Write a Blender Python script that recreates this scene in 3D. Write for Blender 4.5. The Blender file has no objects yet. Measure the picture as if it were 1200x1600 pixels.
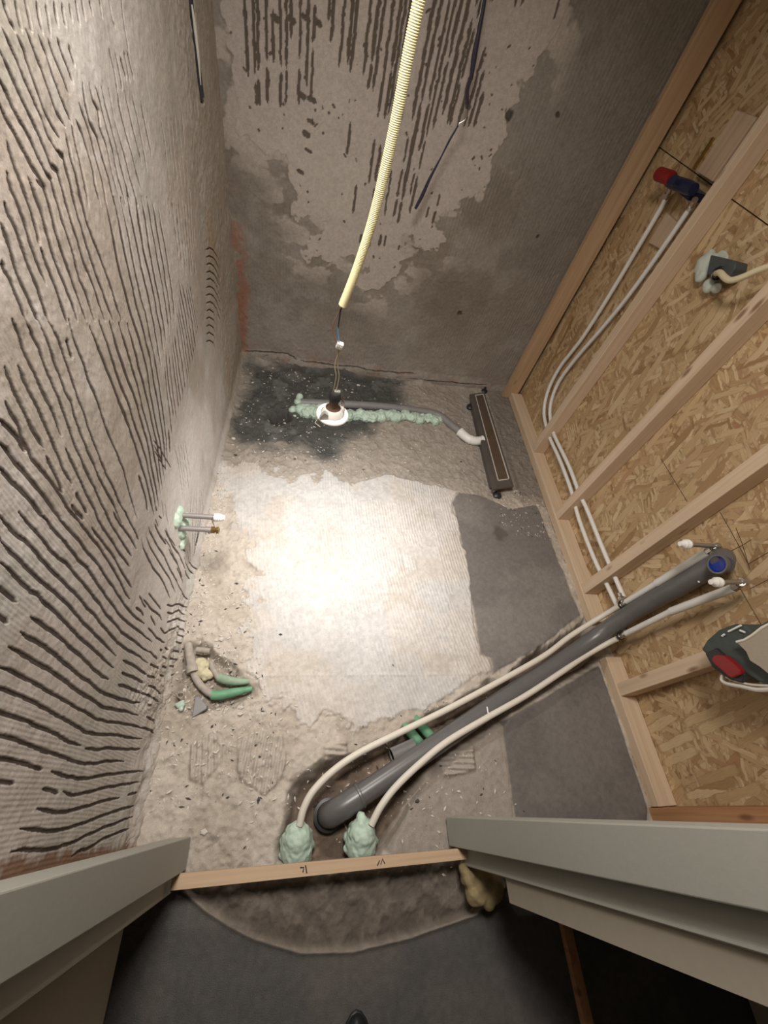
import bpy, math, random
import numpy as np
from mathutils import Vector, Matrix
random.seed(7); rng = np.random.default_rng(7)
S = bpy.context.scene; COL = S.collection
# ------------------------------------------------------------------ camera, world, lights, exposure
HC = 1.6; FPX = 648.63
RC = np.array([[0.97858776, -0.05640981, 0.1979493], [0.06869791, -0.81705413, -0.57245363], [0.19402729, 0.57379482, -0.79568393]])
u_, s_, v_ = np.linalg.svd(RC)
RC = u_ @ v_
if np.linalg.det(np.array([RC[0], -RC[1], -RC[2]])) < 0: RC = -RC
cam_d = bpy.data.cameras.new('camera'); cam = bpy.data.objects.new('camera', cam_d); COL.objects.link(cam)
cam_d.sensor_width = 36; cam_d.lens = FPX / 1600 * 36; cam_d.clip_start = 0.02
M = Matrix.Identity(4)
for i in range(3):
    M[i][0] = RC[0][i]; M[i][1] = -RC[1][i]; M[i][2] = -RC[2][i]
M[2][3] = HC
cam.matrix_world = M
S.camera = cam
w = bpy.data.worlds.new('world'); S.world = w; w.use_nodes = True
w.node_tree.nodes['Background'].inputs[0].default_value = (0.9, 0.85, 0.8, 1); w.node_tree.nodes['Background'].inputs[1].default_value = 0.03
S.view_settings.view_transform = 'Standard'; S.view_settings.look = 'None'; S.view_settings.gamma = 1; S.view_settings.exposure = 0.7
LAMP = Vector((0.062, 0.852, 0.845))
def light(name, kind, loc, energy, color, target=None, **kw):
    d = bpy.data.lights.new(name, kind); d.energy = energy; d.color = color
    for k, v in kw.items(): setattr(d, k, v)
    o = bpy.data.objects.new(name, d); COL.objects.link(o); o.location = loc
    if target is not None: o.rotation_euler = (Vector(target) - Vector(loc)).to_track_quat('-Z', 'Y').to_euler()
    return o
light('downlight_beam', 'SPOT', LAMP + Vector((0, 0, -.012)), 13.0, (.98, .985, 1.0), (0.235, .985, 0), spot_size=math.radians(84), spot_blend=1.0, shadow_soft_size=.02)
light('downlight_spill', 'SPOT', LAMP + Vector((0, 0, -.014)), 13.0, (1.0, .955, .91), (0.20, .93, 0), spot_size=math.radians(150), spot_blend=.75, shadow_soft_size=.025)
light('ceiling_light', 'AREA', (0.0, 0.66, 2.36), 15.5, (1.0, .93, .86), (0.0, .66, 0), shape='DISK', size=.45, spread=math.radians(142))

# ------------------------------------------------------------------ geometry of the place: pixel of the photograph -> point on a real plane
def pl(u, v, ax, val):
    d = RC.T @ np.array([(u - 600) / FPX, (v - 800) / FPX, 1.0]); o = np.array([0, 0, HC])
    return o + d * (val - o[ax]) / d[ax]
def fl(u, v, z=0.0): return Vector(pl(u, v, 2, z))
XL, YB, XR, XO, ZC = -0.405, 2.20, 1.30, 1.37, 2.4

# ------------------------------------------------------------------ noise
def _hash(i, j, seed):
    n = (i.astype(np.int64) * 374761393 + j.astype(np.int64) * 668265263 + seed * 974634777) & 0x7fffffff
    n = ((n ^ (n >> 13)) * 1274126177) & 0x7fffffff
    return ((n ^ (n >> 16)) & 0xffff) / 65535.0
def vn(x, y, f, seed=0):
    x = x * f; y = y * f
    i = np.floor(x); j = np.floor(y); a = x - i; b = y - j
    a = a * a * a * (a * (a * 6 - 15) + 10); b = b * b * b * (b * (b * 6 - 15) + 10)
    h00 = _hash(i, j, seed); h10 = _hash(i + 1, j, seed); h01 = _hash(i, j + 1, seed); h11 = _hash(i + 1, j + 1, seed)
    return (h00 * (1 - a) + h10 * a) * (1 - b) + (h01 * (1 - a) + h11 * a) * b
def fbm(x, y, f, seed=0, octv=4, gain=.5):
    s = 0; t = 0; g = 1
    for k in range(octv):
        s = s + g * vn(x + 13.7 * k, y - 7.3 * k, f * 2 ** k, seed + k); t += g; g *= gain
    return s / t
def sm(e0, e1, x):
    t = np.clip((x - e0) / (e1 - e0), 0, 1); return t * t * (3 - 2 * t)
def sdf(X, Y, poly):
    """signed distance (negative inside) to a polygon"""
    P = np.array(poly, float)[:, :2]; D = np.full(X.shape, 1e9); ins = np.zeros(X.shape, bool)
    for k in range(len(P)):
        a = P[k]; b = P[(k + 1) % len(P)]; e = b - a; L = e @ e + 1e-12
        t = np.clip(((X - a[0]) * e[0] + (Y - a[1]) * e[1]) / L, 0, 1)
        D = np.minimum(D, (X - a[0] - t * e[0]) ** 2 + (Y - a[1] - t * e[1]) ** 2)
        c = ((a[1] > Y) != (b[1] > Y)) & (X < (b[0] - a[0]) * (Y - a[1]) / (b[1] - a[1] + 1e-12) + a[0])
        ins ^= c
    D = np.sqrt(D); return np.where(ins, -D, D)
def nums(s): 
    v = [float(t) for t in s.replace(',', ' ').split()]; return [(v[i], v[i + 1]) for i in range(0, len(v), 2)]
def crop(ox, oy, s, txt): return [(ox + a / s, oy + b / s) for a, b in nums(txt)]
def polyF(txt): return [tuple(fl(a, b))[:2] for a, b in nums(txt)]

# ------------------------------------------------------------------ materials
def newmat(name):
    m = bpy.data.materials.new(name); m.use_nodes = True
    nt = m.node_tree; return m, nt, nt.nodes['Principled BSDF']
def mat(name, col, rough=.6, metal=0, bump=0, scale=200, var=0, spec=None, coat=0, trans=0):
    m, nt, b = newmat(name); N = nt.nodes; L = nt.links
    b.inputs['Base Color'].default_value = (*col, 1); b.inputs['Roughness'].default_value = rough; b.inputs['Metallic'].default_value = metal
    if spec is not None: b.inputs['Specular IOR Level'].default_value = spec
    if coat: b.inputs['Coat Weight'].default_value = coat
    if trans: b.inputs['Transmission Weight'].default_value = trans
    tc = N.new('ShaderNodeTexCoord'); n = N.new('ShaderNodeTexNoise'); n.inputs['Scale'].default_value = scale; n.inputs['Detail'].default_value = 5
    L.new(tc.outputs['Object'], n.inputs['Vector'])
    if var:
        r = N.new('ShaderNodeMix'); r.data_type = 'RGBA'
        r.inputs[6].default_value = (*[c * (1 - var) for c in col], 1); r.inputs[7].default_value = (*[min(1, c * (1 + var)) for c in col], 1)
        L.new(n.outputs['Fac'], r.inputs[0]); L.new(r.outputs[2], b.inputs['Base Color'])
    if bump:
        bp = N.new('ShaderNodeBump'); bp.inputs['Strength'].default_value = bump; bp.inputs['Distance'].default_value = .002
        L.new(n.outputs['Fac'], bp.inputs['Height']); L.new(bp.outputs[0], b.inputs['Normal'])
    return m
def mat_attr(name, rough=.9, s1=260, bump=.5, dist=.002, spec=.25, rvar=0):
    m, nt, b = newmat(name); N = nt.nodes; L = nt.links
    a = N.new('ShaderNodeAttribute'); a.attribute_name = 'tone'
    tc = N.new('ShaderNodeTexCoord'); n = N.new('ShaderNodeTexNoise'); n.inputs['Scale'].default_value = s1; n.inputs['Detail'].default_value = 6; n.inputs['Roughness'].default_value = .65
    L.new(tc.outputs['Object'], n.inputs['Vector'])
    mr = N.new('ShaderNodeMapRange'); mr.inputs[1].default_value = .3; mr.inputs[2].default_value = .7; mr.inputs[3].default_value = .84; mr.inputs[4].default_value = 1.14
    L.new(n.outputs['Fac'], mr.inputs[0])
    mx = N.new('ShaderNodeVectorMath'); mx.operation = 'SCALE'; L.new(a.outputs['Color'], mx.inputs[0]); L.new(mr.outputs[0], mx.inputs['Scale'])
    L.new(mx.outputs[0], b.inputs['Base Color']); b.inputs['Roughness'].default_value = rough; b.inputs['Specular IOR Level'].default_value = spec
    if rvar:
        ra = N.new('ShaderNodeMath'); ra.operation = 'SUBTRACT'; ra.inputs[0].default_value = rough
        mu = N.new('ShaderNodeMath'); mu.operation = 'MULTIPLY'; mu.inputs[1].default_value = rvar; L.new(a.outputs['Alpha'], mu.inputs[0]); L.new(mu.outputs[0], ra.inputs[1]); L.new(ra.outputs[0], b.inputs['Roughness'])
    bp = N.new('ShaderNodeBump'); bp.inputs['Strength'].default_value = bump; bp.inputs['Distance'].default_value = dist
    L.new(n.outputs['Fac'], bp.inputs['Height']); L.new(bp.outputs[0], b.inputs['Normal'])
    return m
def mat_wood(name, c1, c2, axis='Z', scale=1.0, rough=.65):
    m, nt, b = newmat(name); N = nt.nodes; L = nt.links
    tc = N.new('ShaderNodeTexCoord'); mp = N.new('ShaderNodeMapping')
    sc = {'X': (1.5, 60, 60), 'Y': (60, 1.5, 60), 'Z': (60, 60, 1.5)}[axis]
    mp.inputs['Scale'].default_value = [q * scale for q in sc]
    oi = N.new('ShaderNodeObjectInfo'); ad = N.new('ShaderNodeVectorMath'); ad.operation = 'ADD'
    ml = N.new('ShaderNodeVectorMath'); ml.operation = 'SCALE'; ml.inputs['Scale'].default_value = 1.0
    L.new(oi.outputs['Location'], ml.inputs[0]); L.new(tc.outputs['Object'], ad.inputs[0]); L.new(ml.outputs[0], ad.inputs[1])
    L.new(ad.outputs[0], mp.inputs[0])
    n = N.new('ShaderNodeTexNoise'); n.inputs['Scale'].default_value = 1; n.inputs['Detail'].default_value = 4; n.inputs['Distortion'].default_value = .6; L.new(mp.outputs[0], n.inputs['Vector'])
    cr = N.new('ShaderNodeValToRGB'); cr.color_ramp.elements[0].position = .32; cr.color_ramp.elements[0].color = (*c2, 1); cr.color_ramp.elements[1].position = .66; cr.color_ramp.elements[1].color = (*c1, 1)
    L.new(n.outputs['Fac'], cr.inputs[0])
    v = N.new('ShaderNodeTexVoronoi'); v.inputs['Scale'].default_value = 1; mp2 = N.new('ShaderNodeMapping')
    mp2.inputs['Scale'].default_value = {'X': (4, 12, 12), 'Y': (12, 4, 12), 'Z': (12, 12, 4)}[axis]
    L.new(ad.outputs[0], mp2.inputs[0]); L.new(mp2.outputs[0], v.inputs['Vector'])
    kr = N.new('ShaderNodeMapRange'); kr.inputs[1].default_value = .05; kr.inputs[2].default_value = .13; kr.inputs[3].default_value = .75; kr.inputs[4].default_value = 0
    L.new(v.outputs['Distance'], kr.inputs[0])
    mx = N.new('ShaderNodeMix'); mx.data_type = 'RGBA'; L.new(kr.outputs[0], mx.inputs[0]); L.new(cr.outputs[0], mx.inputs[6]); mx.inputs[7].default_value = (.16, .07, .03, 1)
    L.new(mx.outputs[2], b.inputs['Base Color']); b.inputs['Roughness'].default_value = rough; b.inputs['Specular IOR Level'].default_value = .3
    bp = N.new('ShaderNodeBump'); bp.inputs['Strength'].default_value = .25; bp.inputs['Distance'].default_value = .001; L.new(n.outputs['Fac'], bp.inputs['Height']); L.new(bp.outputs[0], b.inputs['Normal'])
    return m
def mat_osb(name):
    """oriented strand board: seven layers of stretched wood flakes laid over one another"""
    m, nt, b = newmat(name); N = nt.nodes; L = nt.links
    tc = N.new('ShaderNodeTexCoord'); sep = N.new('ShaderNodeSeparateXYZ'); L.new(tc.outputs['Object'], sep.inputs[0])
    cmb = N.new('ShaderNodeCombineXYZ'); L.new(sep.outputs['Y'], cmb.inputs['X']); L.new(sep.outputs['Z'], cmb.inputs['Y'])
    wn = N.new('ShaderNodeTexNoise'); wn.inputs['Scale'].default_value = 14; wn.inputs['Detail'].default_value = 3; L.new(cmb.outputs[0], wn.inputs['Vector'])
    ws = N.new('ShaderNodeVectorMath'); ws.operation = 'MULTIPLY_ADD'; ws.inputs[1].default_value = (.022, .022, .0); L.new(wn.outputs['Color'], ws.inputs[0]); L.new(cmb.outputs[0], ws.inputs[2])
    base = None; hgt = None
    angs = [20, 75, -35, 100, 50, -65, 5, 120, -15, 60, -80]
    ramp = [(0.0, (.30, .18, .085)), (.14, (.42, .275, .14)), (.4, (.50, .35, .19)), (.7, (.56, .41, .235)), (.92, (.63, .48, .30)), (1.0, (.38, .21, .11))]
    for k, ang in enumerate(angs):
        mp = N.new('ShaderNodeMapping'); mp.inputs['Rotation'].default_value = (0, 0, math.radians(ang)); mp.inputs['Location'].default_value = (k * 3.17, k * 1.31, 0)
        L.new(ws.outputs[0], mp.inputs[0])
        ms = N.new('ShaderNodeVectorMath'); ms.operation = 'MULTIPLY'; q = (1.25, .8, 2.1)[k % 3]; ms.inputs[1].default_value = (5.6 * q, 34 * q, 1); L.new(mp.outputs[0], ms.inputs[0])
        v = N.new('ShaderNodeTexVoronoi'); v.voronoi_dimensions = '2D'; v.distance = 'MINKOWSKI'; v.inputs['Exponent'].default_value = 6.0; v.inputs['Scale'].default_value = 1; L.new(ms.outputs[0], v.inputs['Vector'])
        sc = N.new('ShaderNodeSeparateColor'); L.new(v.outputs['Color'], sc.inputs[0])
        cr = N.new('ShaderNodeValToRGB'); E = cr.color_ramp.elements
        E[0].position = 0; E[0].color = (*ramp[0][1], 1); E[1].position = 1; E[1].color = (*ramp[-1][1], 1)
        for p, c in ramp[1:-1]:
            e = E.new(p); e.color = (*c, 1)
        L.new(sc.outputs[0], cr.inputs[0])
        th = N.new('ShaderNodeMapRange'); th.inputs[1].default_value = .40; th.inputs[2].default_value = .34; L.new(v.outputs['Distance'], th.inputs[0])
        gate = N.new('ShaderNodeMath'); gate.operation = 'GREATER_THAN'; gate.inputs[1].default_value = .45; L.new(sc.outputs[1], gate.inputs[0])
        al = N.new('ShaderNodeMath'); al.operation = 'MULTIPLY'; L.new(th.outputs[0], al.inputs[0]); L.new(gate.outputs[0], al.inputs[1])
        # streaky grain inside each flake
        gr = N.new('ShaderNodeTexNoise'); gr.inputs['Scale'].default_value = 1; gr.inputs['Detail'].default_value = 2
        g2 = N.new('ShaderNodeVectorMath'); g2.operation = 'MULTIPLY'; g2.inputs[1].default_value = (25, 420, 1); L.new(mp.outputs[0], g2.inputs[0]); L.new(g2.outputs[0], gr.inputs['Vector'])
        gm = N.new('ShaderNodeMapRange'); gm.inputs[1].default_value = .3; gm.inputs[2].default_value = .7; gm.inputs[3].default_value = .86; gm.inputs[4].default_value = 1.10; L.new(gr.outputs['Fac'], gm.inputs[0])
        cs = N.new('ShaderNodeVectorMath'); cs.operation = 'SCALE'; L.new(cr.outputs[0], cs.inputs[0]); L.new(gm.outputs[0], cs.inputs['Scale'])
        if base is None: base = cs.outputs[0]; hgt = sc.outputs[2]
        else:
            # thin dark resin gap round the flake
            rim = N.new('ShaderNodeMapRange'); rim.inputs[1].default_value = .46; rim.inputs[2].default_value = .40; rim.inputs[3].default_value = 0; rim.inputs[4].default_value = .34
            L.new(v.outputs['Distance'], rim.inputs[0]); rm = N.new('ShaderNodeMath'); rm.operation = 'MULTIPLY'; L.new(rim.outputs[0], rm.inputs[0]); L.new(gate.outputs[0], rm.inputs[1])
            mr = N.new('ShaderNodeMix'); mr.data_type = 'RGBA'; L.new(rm.outputs[0], mr.inputs[0]); L.new(base, mr.inputs[6]); mr.inputs[7].default_value = (.20, .11, .05, 1)
            mx = N.new('ShaderNodeMix'); mx.data_type = 'RGBA'; L.new(al.outputs[0], mx.inputs[0]); L.new(mr.outputs[2], mx.inputs[6]); L.new(cs.outputs[0], mx.inputs[7]); base = mx.outputs[2]
            mh = N.new('ShaderNodeMix'); mh.data_type = 'FLOAT'; L.new(al.outputs[0], mh.inputs[0]); L.new(hgt, mh.inputs[2]); L.new(sc.outputs[2], mh.inputs[3]); hgt = mh.outputs[0]
    L.new(base, b.inputs['Base Color']); b.inputs['Roughness'].default_value = .6; b.inputs['Specular IOR Level'].default_value = .35
    bp = N.new('ShaderNodeBump'); bp.inputs['Strength'].default_value = .5; bp.inputs['Distance'].default_value = .0015; L.new(hgt, bp.inputs['Height']); L.new(bp.outputs[0], b.inputs['Normal'])
    return m
MT = {}
MT['plaster'] = mat_attr('trowelled_adhesive', .85, 420, .35, .0012)
MT['backwall'] = mat_attr('stripped_wall', .88, 300, .5, .0015)
MT['floor'] = mat_attr('broken_screed', .92, 330, .7, .002, rvar=.45)
MT['osb'] = mat_osb('strand_board')
MT['pineZ'] = mat_wood('planed_pine_upright', (.68, .53, .39), (.59, .44, .30), 'Z')
MT['pineY'] = mat_wood('planed_pine_long', (.64, .50, .36), (.55, .41, .28), 'Y')
MT['pineX'] = mat_wood('planed_pine_cross', (.60, .44, .30), (.48, .33, .21), 'X')
MT['redpine'] = mat_wood('darker_pine', (.55, .38, .24), (.45, .29, .17), 'Z')
MT['redwood'] = mat_wood('reddish_timber', (.48, .26, .13), (.36, .17, .08), 'Z')
MT['block'] = mat_wood('pale_block', (.56, .42, .30), (.47, .34, .23), 'Z')
MT['jamb'] = mat('grey_primer', (.40, .40, .36), .55, bump=.12, scale=90, var=.05)
MT['hallwall'] = mat('hall_board', (.40, .36, .29), .8, bump=.1, scale=60, var=.06)
MT['foamd'] = mat('old_brown_foam', (.30, .235, .12), .9, bump=.8, scale=90, var=.25); MT['drainpipe'] = mat('grey_plastic_pipe', (.125, .12, .12), .33, var=.12, scale=30)
MT['drainpipe_l'] = mat('grey_plastic_light', (.21, .205, .205), .45, var=.2, scale=30)
MT['pex'] = mat('cream_insulated_pipe', (.66, .62, .54), .5, var=.05, scale=40)
MT['pexw'] = mat('white_plastic_pipe', (.72, .71, .67), .45, var=.05, scale=40)
MT['white'] = mat('white_plastic', (.82, .81, .78), .4)
MT['whitepaint'] = mat('white_enamel', (.85, .84, .80), .3)
MT['foam'] = mat('mint_green_foam', (.47, .60, .50), .55, bump=.5, scale=60, var=.25)
MT['foamw'] = mat('white_foam', (.52, .56, .50), .7, bump=.5, scale=60, var=.12)
MT['foamy'] = mat('yellow_old_foam', (.55, .50, .34), .85, bump=.8, scale=90, var=.2)
MT['green'] = mat('green_pipe', (.13, .31, .18), .6, var=.3, scale=50, bump=.2)
MT['greenl'] = mat('dusty_green_pipe', (.27, .36, .26), .8, var=.35, scale=50, bump=.2)
MT['lead'] = mat('dusty_grey_tube', (.36, .32, .28), .85, var=.35, scale=70, bump=.4)
MT['steel'] = mat('brushed_steel', (.42, .40, .37), .35, metal=.8, var=.12, scale=25)
MT['steeld'] = mat('dark_brushed_steel', (.115, .105, .095), .45, metal=.25, var=.25, scale=12); MT['grate'] = mat('brown_filmed_steel', (.12, .085, .06), .4, metal=.25, var=.3, scale=9); MT['edge'] = mat('bright_edge', (.62, .58, .52), .4)
MT['chrome'] = mat('nickel', (.62, .59, .54), .22, metal=1)
MT['brass'] = mat('brass', (.55, .38, .14), .3, metal=1)
MT['stub'] = mat('grey_threaded_tube', (.33, .31, .30), .4, metal=.4)
MT['black'] = mat('black_rubber', (.02, .02, .022), .4)
MT['blackwire'] = mat('black_wire', (.03, .028, .05), .35)
MT['bluewire'] = mat('blue_wire', (.16, .36, .62), .4)
MT['brownwire'] = mat('brown_wire', (.24, .13, .09), .4)
MT['clearwire'] = mat('tan_cable', (.45, .37, .24), .3)
MT['yellow'] = mat('yellow_conduit', (.97, .92, .55), .4)
MT['cream'] = mat('cream_conduit', (.72, .64, .44), .4)
MT['redcap'] = mat('red_plastic', (.24, .012, .012), .4)
MT['bluecap'] = mat('blue_plastic', (.01, .03, .24), .35)
MT['navy'] = mat('navy_valve_body', (.015, .02, .055), .35)
MT['boxgrey'] = mat('grey_box', (.07, .08, .08), .55, var=.3, scale=60)
MT['toolgrey'] = mat('dark_green_grey_plastic', (.055, .07, .065), .6, var=.3, scale=40, bump=.3)
MT['card'] = mat('beige_card', (.38, .33, .26), .85, bump=.2, var=.08)
MT['torn'] = mat('torn_paper_edge', (.78, .73, .62), .9)
MT['film'] = mat('clear_plastic_film', (.62, .60, .55), .25, spec=.6)
MT['crumb'] = mat('plaster_crumbs', (.60, .56, .50), .9, var=.4, scale=3)
MT['crumbd'] = mat('dark_grit', (.07, .065, .06), .9, var=.4, scale=3)
MT['brown'] = mat('brown_lamp_body', (.20, .12, .08), .5)
MT['reflector'] = mat('grey_reflector', (.42, .41, .39), .35, metal=.3, var=.3, scale=50)
MT['ink'] = mat('marker_ink', (.015, .015, .02), .6)
MT['pencil'] = mat('saw_line', (.10, .055, .03), .8)
MT['ceil'] = mat('ceiling_board', (.45, .42, .37), .9)
MT['shoe'] = mat('black_shoe_leather', (.012, .014, .018), .35)
MT['darkcable'] = mat('dark_conduit', (.035, .035, .045), .4)  # the wall cable's own dark colour
def emis(name, col, st):
    m, nt, b = newmat(name); b.inputs['Emission Color'].default_value = (*col, 1); b.inputs['Emission Strength'].default_value = st; return m
MT['glow'] = emis('lit_bulb_face', (1, .93, .82), 12)

# ------------------------------------------------------------------ object helpers
WL = {}      # world position of each Empty, so that parts can be written in world metres
def mesh_obj(name, V, F, m, parent=None, smooth=True, mats=None, fm=None):
    me = bpy.data.meshes.new(name)
    me.from_pydata([tuple(map(float, v)) for v in V], [], F)
    me.validate(); me.update()
    for mm in (mats or [m]): me.materials.append(MT[mm] if isinstance(mm, str) else mm)
    if fm: me.polygons.foreach_set('material_index', fm)
    if smooth: me.polygons.foreach_set('use_smooth', [True] * len(me.polygons))
    o = bpy.data.objects.new(name, me); COL.objects.link(o)
    if parent: o.parent = parent; o.location = -WL.get(parent.name, Vector((0, 0, 0)))
    return o
def tag(o, label=None, cat=None, group=None, kind=None):
    if label: o['label'] = label
    if cat: o['category'] = cat
    if group: o['group'] = group
    if kind: o['kind'] = kind
    return o
def thing(name, loc, label, cat, group=None):
    o = bpy.data.objects.new(name, None); o.empty_display_size = .05; COL.objects.link(o); o.location = loc; WL[o.name] = Vector(loc)
    return tag(o, label, cat, group)
class MB:
    def __init__(s): s.V = []; s.F = []; s.M = []
    def add(s, V, F, m=0):
        n = len(s.V); s.V += [tuple(v) for v in V]; s.F += [tuple(i + n for i in f) for f in F]; s.M += [m] * len(F); return s
    def box(s, a, b, m=0):
        x0, y0, z0 = a; x1, y1, z1 = b
        V = [(x0, y0, z0), (x1, y0, z0), (x1, y1, z0), (x0, y1, z0), (x0, y0, z1), (x1, y0, z1), (x1, y1, z1), (x0, y1, z1)]
        return s.add(V, [(0, 3, 2, 1), (4, 5, 6, 7), (0, 1, 5, 4), (1, 2, 6, 5), (2, 3, 7, 6), (3, 0, 4, 7)], m)
    def prism(s, outline, lo, hi, ax, m=0):
        """outline: 2-D points in the two other axes, extruded along ax from lo to hi"""
        n = len(outline); V = []
        for h in (lo, hi):
            for p in outline:
                q = list(p); q.insert(ax, h); V.append(q)
        F = [tuple(range(n)), tuple(range(2 * n - 1, n - 1, -1))] + [(i, i + n, (i + 1) % n + n, (i + 1) % n) for i in range(n)]
        return s.add(V, F, m)
    def tube(s, pts, r, seg=12, caps=True, m=0, sub=1):
        P = [np.array(p, float) for p in pts]
        rr = list(r) if hasattr(r, '__len__') else [r] * len(P)
        if sub > 1 and len(P) > 2:
            Q = []; R2 = []
            for i in range(len(P) - 1):
                p0 = P[max(i - 1, 0)]; p1 = P[i]; p2 = P[i + 1]; p3 = P[min(i + 2, len(P) - 1)]
                for k in range(sub):
                    t = k / sub; Q.append(.5 * ((2 * p1) + (p2 - p0) * t + (2 * p0 - 5 * p1 + 4 * p2 - p3) * t * t + (3 * p1 - p0 - 3 * p2 + p3) * t ** 3)); R2.append(rr[i] * (1 - t) + rr[i + 1] * t)
            Q.append(P[-1]); R2.append(rr[-1]); P, rr = Q, R2
        n = len(P); V = []; up = None
        for i in range(n):
            t = P[min(i + 1, n - 1)] - P[max(i - 1, 0)]; t = t / (np.linalg.norm(t) + 1e-12)
            if up is None:
                a = np.array([0, 0, 1.]) if abs(t[2]) < .9 else np.array([1., 0, 0]); up = np.cross(t, a)
            up = up - t * (up @ t); up /= np.linalg.norm(up) + 1e-12; bi = np.cross(t, up)
            for k in range(seg):
                a = 2 * math.pi * k / seg; V.append(P[i] + rr[i] * (math.cos(a) * up + math.sin(a) * bi))
        F = [(i * seg + k, i * seg + (k + 1) % seg, (i + 1) * seg + (k + 1) % seg, (i + 1) * seg + k) for i in range(n - 1) for k in range(seg)]
        if caps: F += [tuple(range(seg - 1, -1, -1)), tuple((n - 1) * seg + k for k in range(seg))]
        return s.add(V, F, m)
    def lathe(s, prof, base, axis, seg=24, m=0, closed=False):
        """prof: (distance along axis, radius)"""
        ax = np.array(axis, float); ax /= np.linalg.norm(ax); a = np.array([0, 0, 1.]) if abs(ax[2]) < .9 else np.array([1., 0, 0])
        u = np.cross(ax, a); u /= np.linalg.norm(u); v = np.cross(ax, u); base = np.array(base, float); V = []
        for h, r in prof:
            for k in range(seg):
                t = 2 * math.pi * k / seg; V.append(base + ax * h + max(r, 1e-5) * (math.cos(t) * u + math.sin(t) * v))
        n = len(prof); rows = n if closed else n - 1
        F = [(i * seg + k, ((i + 1) % n) * seg + k, ((i + 1) % n) * seg + (k + 1) % seg, i * seg + (k + 1) % seg) for i in range(rows) for k in range(seg)]
        return s.add(V, F, m)
    def sphere(s, c, r, sq=(1, 1, 1), seg=14, m=0):
        V = []; F = []
        for i in range(seg + 1):
            th = math.pi * i / seg
            for k in range(seg):
                ph = 2 * math.pi * k / seg
                V.append((c[0] + r * sq[0] * math.sin(th) * math.cos(ph), c[1] + r * sq[1] * math.sin(th) * math.sin(ph), c[2] + r * sq[2] * math.cos(th)))
        for i in range(seg):
            for k in range(seg): F.append((i * seg + k, (i + 1) * seg + k, (i + 1) * seg + (k + 1) % seg, i * seg + (k + 1) % seg))
        return s.add(V, F, m)
    def build(s, name, m, parent=None, smooth=True, bevel=0, mats=None):
        o = mesh_obj(name, s.V, s.F, m, parent, smooth and not bevel, mats, s.M if mats else None)
        if bevel:
            b = o.modifiers.new('bevel', 'BEVEL'); b.width = bevel; b.segments = 2; b.limit_method = 'ANGLE'
        elif smooth:
            try:
                o.data.set_sharp_from_angle(angle=math.radians(38))
            except Exception: pass
        return o
def grid_obj(name, P, tone, m):
    """P: (nu,nv,3) array, tone: (nu,nv,4)"""
    nu, nv = P.shape[:2]; me = bpy.data.meshes.new(name)
    me.vertices.add(nu * nv); me.vertices.foreach_set('co', P.reshape(-1).astype(np.float32))
    i = np.arange(nu * nv).reshape(nu, nv)
    q = np.stack([i[:-1, :-1], i[1:, :-1], i[1:, 1:], i[:-1, 1:]], -1).reshape(-1, 4)
    n = len(q); me.loops.add(n * 4); me.loops.foreach_set('vertex_index', q.reshape(-1).astype(np.int32))
    me.polygons.add(n); me.polygons.foreach_set('loop_start', (np.arange(n) * 4).astype(np.int32)); me.polygons.foreach_set('loop_total', np.full(n, 4, np.int32))
    me.polygons.foreach_set('use_smooth', np.ones(n, bool))
    me.update(calc_edges=True)
    at = me.color_attributes.new('tone', 'FLOAT_COLOR', 'POINT'); at.data.foreach_set('color', tone.reshape(-1).astype(np.float32))
    me.materials.append(MT[m]); o = bpy.data.objects.new(name, me); COL.objects.link(o); return o
def mixc(C, col, k): return C * (1 - k[..., None]) + np.array(col) * k[..., None]
def strokes_field(Y, Z, y0, z0, step, lines, stz=None):
    """lines: list of (pts, halfwidth) in the grid's own metres -> 0..1 field"""
    G = np.zeros(Y.shape, np.float32); ny, nz = Y.shape; stz = stz or step
    for pts, hw in lines:
        for k in range(len(pts) - 1):
            a = np.array(pts[k]); b = np.array(pts[k + 1]); pad = hw * 2.2
            i0 = max(0, int((min(a[0], b[0]) - pad - y0) / step)); i1 = min(ny, int((max(a[0], b[0]) + pad - y0) / step) + 2)
            j0 = max(0, int((min(a[1], b[1]) - pad - z0) / stz)); j1 = min(nz, int((max(a[1], b[1]) + pad - z0) / stz) + 2)
            if i1 <= i0 or j1 <= j0: continue
            yy = Y[i0:i1, j0:j1]; zz = Z[i0:i1, j0:j1]; e = b - a; L = e @ e + 1e-12
            t = np.clip(((yy - a[0]) * e[0] + (zz - a[1]) * e[1]) / L, 0, 1)
            d = np.sqrt((yy - a[0] - t * e[0]) ** 2 + (zz - a[1] - t * e[1]) ** 2)
            # taper at both ends of the stroke
            tt = (k + t) / (len(pts) - 1); tp = np.clip(np.minimum(tt, 1 - tt) * 7 + .35, 0, 1)
            g = 1 - sm(.55, 1.12, d / (hw * tp))
            G[i0:i1, j0:j1] = np.maximum(G[i0:i1, j0:j1], g)
    return G
def resample(P, n=28):
    P = np.array(P, float); d = np.r_[0, np.cumsum(np.linalg.norm(np.diff(P, axis=0), axis=1))]; t = np.linspace(0, d[-1], n)
    return np.stack([np.interp(t, d, P[:, k]) for k in range(P.shape[1])], 1)

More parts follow.
